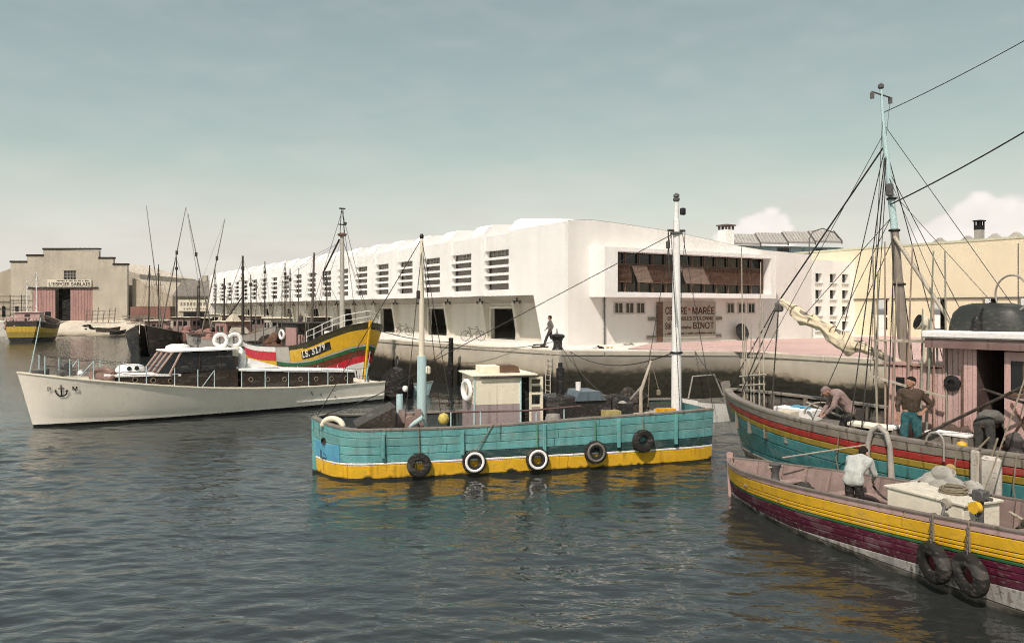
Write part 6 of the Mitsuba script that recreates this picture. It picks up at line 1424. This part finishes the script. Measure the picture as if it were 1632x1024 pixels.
for x, y, s, c, lb in ((5.0, 45.3, .30, DARKWOOD, 'dark scrap of timber lying on the quay left of the downpipe'), (5.55, 45.6, .18, YELLOW, 'small yellow rag on the quay beside the downpipe'), (4.6, 45.0, .22, WHITE, 'white scrap on the quay before the end wall'), (7.3, 49.6, .35, GREY, 'pale planks lying at the foot of the painted board')):
    single('debris', lb, 'debris', heap((x, y, QZ), (s, s * .7, s * .5), int(x * 10), 9), c, 'matte', True)
single('plank_pile', 'dark planks lying at the quay edge left of the walking man', 'planks', cat([beam((1.1, 44.6, QZ + .08), (2.0, 44.4, QZ + .10), .18, .08), beam((1.2, 44.9, QZ + .2), (1.9, 44.6, QZ + .22), .16, .07)]), DARKWOOD, 'matte')
k = thing('mooring_post', 'black timber pile standing against the quay wall left of the cream wheelhouse', 'post')
part(k, 'pile', tube([(-3.75, 48.6, -1), (-3.7, 48.7, 2.95)], [.17, .14], 12), BLACK, 'matte', 50)
k = thing('quay_ladder', 'rusty ladder on the quay wall just below the bollard', 'ladder')
fw = Fr((2.0, 42.75), (-.6, .8))
for y in (-.2, .2): part(k, 'rail', rod((1.9 + y * -.6, 42.55 + y * .8 - .1, -.2), (1.9 + y * -.6, 42.55 + y * .8 - .1, 2.45), .03, n=6), col(.45, .42, .36, .5), 'paint')
for i in range(9): part(k, 'rung', rod((1.9 + .12, 42.55 - .16 - .1, .1 + .28 * i), (1.9 - .12, 42.55 + .16 - .1, .1 + .28 * i), .018, n=6), col(.45, .42, .36, .5), 'paint')
def line(label, p, q, s=.3, r=.018, c=None): single('mooring_rope', label, 'rope', tube(sag(p, q, s, 16), r, 5), WIRE if c is None else c, 'matte')
bol = (2.45, 42.9, QZ + .5)
line('dark mooring line from the bollard down to the turquoise boat', bol, FA.p(2.0, -1.6, 1.5), .3)
line('long mooring line along the quay wall from bollard to the left', bol, (-3.7, 48.7, 2.6), .35)
line('mooring line from the timber pile down to the turquoise boat bow', (-3.7, 48.6, 2.7), FA.p(11.6, -.5, 1.6), .5)
line('mooring line from the quay to the bow of the striped trawler', (9.5, 41.6, 2.5), FC.p(15.9, 0, 2.4), .25)
line('second mooring line from the quay to the trawler bow', (12.5, 40.0, 2.5), FC.p(15.8, -.2, 2.4), .3)
line('dark mooring line from the black pile to the yellow bowed trawler', (-3.7, 48.7, 2.7), FL.p(12.6, 0, 3.7), .25, .025)
line('mooring line from the white mast to the quay corner', FA.p(.5, -.1, 3.3), (3.0, 42.4, 2.5), .6, .02)

# ================================================================ far shore, left
wk2 = thing('workshop', 'stone coloured workshop with a stepped gable and pink sliding doors across the basin', 'building')
def zp(y): return 4.7 + (492 - y) / 8.414
def xp(p): return (p - 816) / 8.414
FW = Fr((0, 152), (1, 0))
gable = [(xp(17), 2.1), (xp(17), 13.5), (xp(43), 13.5), (xp(43), 14.7), (xp(69), 14.7), (xp(69), 15.9), (xp(158), 15.75), (xp(158), 14.2), (xp(181), 14.2), (xp(181), 13.0), (xp(203), 13.0), (xp(203), 2.1)]
from shapely.geometry import Polygon, box as sbox
pg = Polygon(gable).difference(sbox(xp(52), 2.0, xp(148), 8.55)).difference(sbox(xp(102), 10.3, xp(121), 11.95))
m = trimesh.creation.extrude_polygon(pg, .6, engine='earcut'); v = np.array(m.vertices)
part(wk2, 'front_wall', (np.stack([v[:, 0], 152 + v[:, 2], v[:, 1]], 1), np.array(m.faces)), BRICK, 'plaster')
for i in range(2, 11, 1):
    a, b = gable[i - 1], gable[i]
    if abs(a[1] - b[1]) < .3: part(wk2, 'coping', box(a[0] - .1, b[0] + .1, 151.85, 152.75, a[1] + .003, a[1] + .32), DARKWOOD, 'plaster')
part(wk2, 'hall_body', prism([(xp(0), 2.1), (xp(0), 11), (xp(110), 14.5), (xp(203), 11.5), (xp(203), 2.1)], 157, 185, 'xzy'), BRICK, 'plaster')
part(wk2, 'left_wing', prism([(xp(-60), 2.1), (xp(-60), 9.0), (xp(16.9), 12.4), (xp(16.9), 2.1)], 152.2, 184, 'xzy'), col(.36, .32, .255, .35), 'plaster')
part(wk2, 'right_wing', prism([(xp(203.1), 5.2), (xp(203.1), 10.6), (xp(268), 7.2), (xp(268), 5.2)], 154, 184, 'xzy'), col(.44, .39, .31, .3), 'plaster')
part(wk2, 'right_wing_base', box(xp(203.1), xp(213), 154, 184, 2.1, 5.197), col(.42, .37, .30, .3), 'plaster')
part(wk2, 'doorway', box(xp(87), xp(113), 153.5, 153.7, 2.1, 8.6), BLACK, 'matte', label='dark gap between the sliding doors')
PD = col(.36, .22, .205, .35)
for a, b in ((52, 88), (112, 148)):
    k = part(wk2, 'sliding_door', box(xp(a), xp(b), 152.15, 152.3, 2.2, 8.5), PD, 'plaster')
    n = 8
    for i in range(n): part(k, 'board', box(xp(a + (b - a) * i / n) + .03, xp(a + (b - a) * (i + 1) / n) - .03, 152.05, 152.149, 2.25, 8.45), PD, 'plaster')
part(wk2, 'small_door', box(xp(72), xp(81), 151.98, 152.045, 2.2, 4.2), BLACK, 'matte')
part(wk2, 'door_track', box(xp(43), xp(157), 151.75, 151.98, 8.56, 8.85), DARK, 'paint')
w = part(wk2, 'window', box(xp(102), xp(121), 152.2, 152.3, 10.3, 11.95), BLACK, 'glass_dark')
part(w, 'glazing_bar', cat([box(xp(102 + 19 * i / 4) - .05, xp(102 + 19 * i / 4) + .05, 152.1, 152.19, 10.3, 11.95) for i in range(1, 4)] + [box(xp(102), xp(121), 152.12, 152.195, z - .05, z + .05) for z in (10.85, 11.4)]), GREY, 'plaster')
part(wk2, 'window_lintel', box(xp(101), xp(122), 151.9, 152.1, 11.96, 12.2), BRICK, 'plaster')
sg2 = part(wk2, 'sign', box(xp(77), xp(147), 151.7, 151.85, 8.87, 10.25), col(.62, .58, .48, .2), 'plaster')
part(sg2, 'lettering', text("L'ESPOIR SABLAIS", .62, (xp(79), 151.69, 9.08), (1, 0, 0), (0, 0, 1), .03, True, 7.9), DARK, 'matte')
rr = random.Random(2); x = xp(92); ms = []
while x < xp(142): ms.append(box(x, x + .18, 151.66, 151.69, 9.92, 10.12)); x += rr.choice([.26, .26, .5])
part(sg2, 'small_lettering', cat(ms), DARK, 'matte')
for i, (a, y) in enumerate(((0, 8.2), (0, 6.9), (0, 5.6))): part(wk2, 'scaffold_rail', box(xp(-10), xp(50), 151.3, 151.4, y - 1.2, y - 1.08), DARK, 'paint')
for p_ in (2, 20, 38): part(wk2, 'scaffold_post', box(xp(p_) - .05, xp(p_) + .05, 151.3, 151.4, 2.2, 7.3), DARK, 'paint')
part(wk2, 'wall_window', box(xp(3), xp(8), 152.1, 152.19, 3.2, 5.2), BLACK, 'glass_dark')
part(wk2, 'wall_window', box(xp(25), xp(30), 151.9, 151.99, 3.2, 5.2), BLACK, 'glass_dark')
ho = thing('harbour_house', 'small house with a long grey roof and a pale sign board beside the workshop', 'building')
x0, x1 = -62.0, -54.3
part(ho, 'wall', box(x0, x1, 148, 155, 2.1, 7.1), col(.40, .36, .29, .3), 'plaster')
rf = part(ho, 'roof', prism([(147.3, 6.95), (147.3, 7.15), (151.5, 10.1), (155.7, 7.15), (155.7, 6.95), (151.5, 9.85)], x0 - .3, x1 + .3, 'yzx'), col(.20, .185, .165, .35), 'plaster')
part(rf, 'chimney', box(-58.4, -57.5, 151.2, 152.0, 9.7, 11.0), BRICK, 'plaster')
part(ho, 'sign', box(x0 + .6, x1 - .1, 147.7, 147.95, 4.3, 6.4), col(.62, .58, .48, .25), 'plaster')
part(ho, 'sign_marks', cat([box(x0 + 1.0 + .6 * i, x0 + 1.35 + .6 * i, 147.66, 147.7, 5.3, 5.9) for i in range(10)] + [box(x0 + 1.6 + .5 * i, x0 + 1.9 + .5 * i, 147.66, 147.7, 4.6, 4.85) for i in range(9)]), GREYWOOD, 'matte')
part(ho, 'doorway', box(x0 + 1.5, x1 - .5, 147.8, 147.99, 2.1, 4.1), BLACK, 'matte')
single('boundary_wall', 'low reddish wall running between workshop and house', 'wall', box(xp(212), xp(275), 151, 151.4, 2.1, 5.15), col(.22, .12, .10, .4), 'plaster')
single('boundary_wall', 'low pale wall behind the moored boats left of the white hall', 'wall', box(xp(330), xp(420), 156, 156.4, 2.1, 5.0), col(.32, .30, .25, .3), 'plaster')
for i, (x, y, lb) in enumerate(((-77.5, 146.5, 'dark box on the slipway nearest the workshop door'), (-75.8, 144.5, 'dark stone lying half way down the slipway'))):
    single('mooring_stone', lb, 'stone', heap((x, y, 1.6 - .5 * i), (.9, .6, .45), 70 + i, 8), BLACK, 'matte', True)
k = thing('timber_stack', 'grey stack of timber and frames beside the slipway', 'timber stack')
rr = random.Random(5)
for i in range(14):
    x = -72.5 + rr.uniform(0, 5.5); part(k, 'timber', beam((x, 149.5 + rr.uniform(-1, 1), 2.3 + .25 * (i % 5)), (x + rr.uniform(2, 4), 149.5 + rr.uniform(-1, 1), 2.4 + .25 * (i % 5)), .22, .2), GREYWOOD, 'matte')
for i in range(6): part(k, 'upright', beam((-79.2 + 1.05 * i, 149.2, 2.2), (-79.0 + 1.05 * i, 149.3, 4.6 + rr.uniform(-.4, .4)), .12, .12), GREYWOOD, 'matte')
for i in range(3): part(k, 'cross_piece', beam((-79.3, 149.1, 2.9 + .7 * i), (-73.7, 149.15, 3.0 + .7 * i), .12, .12), GREYWOOD, 'matte')

TAB['t'] = mi.Float(np.array(PAL, np.float32).ravel())
dr.eval(TAB['t'])
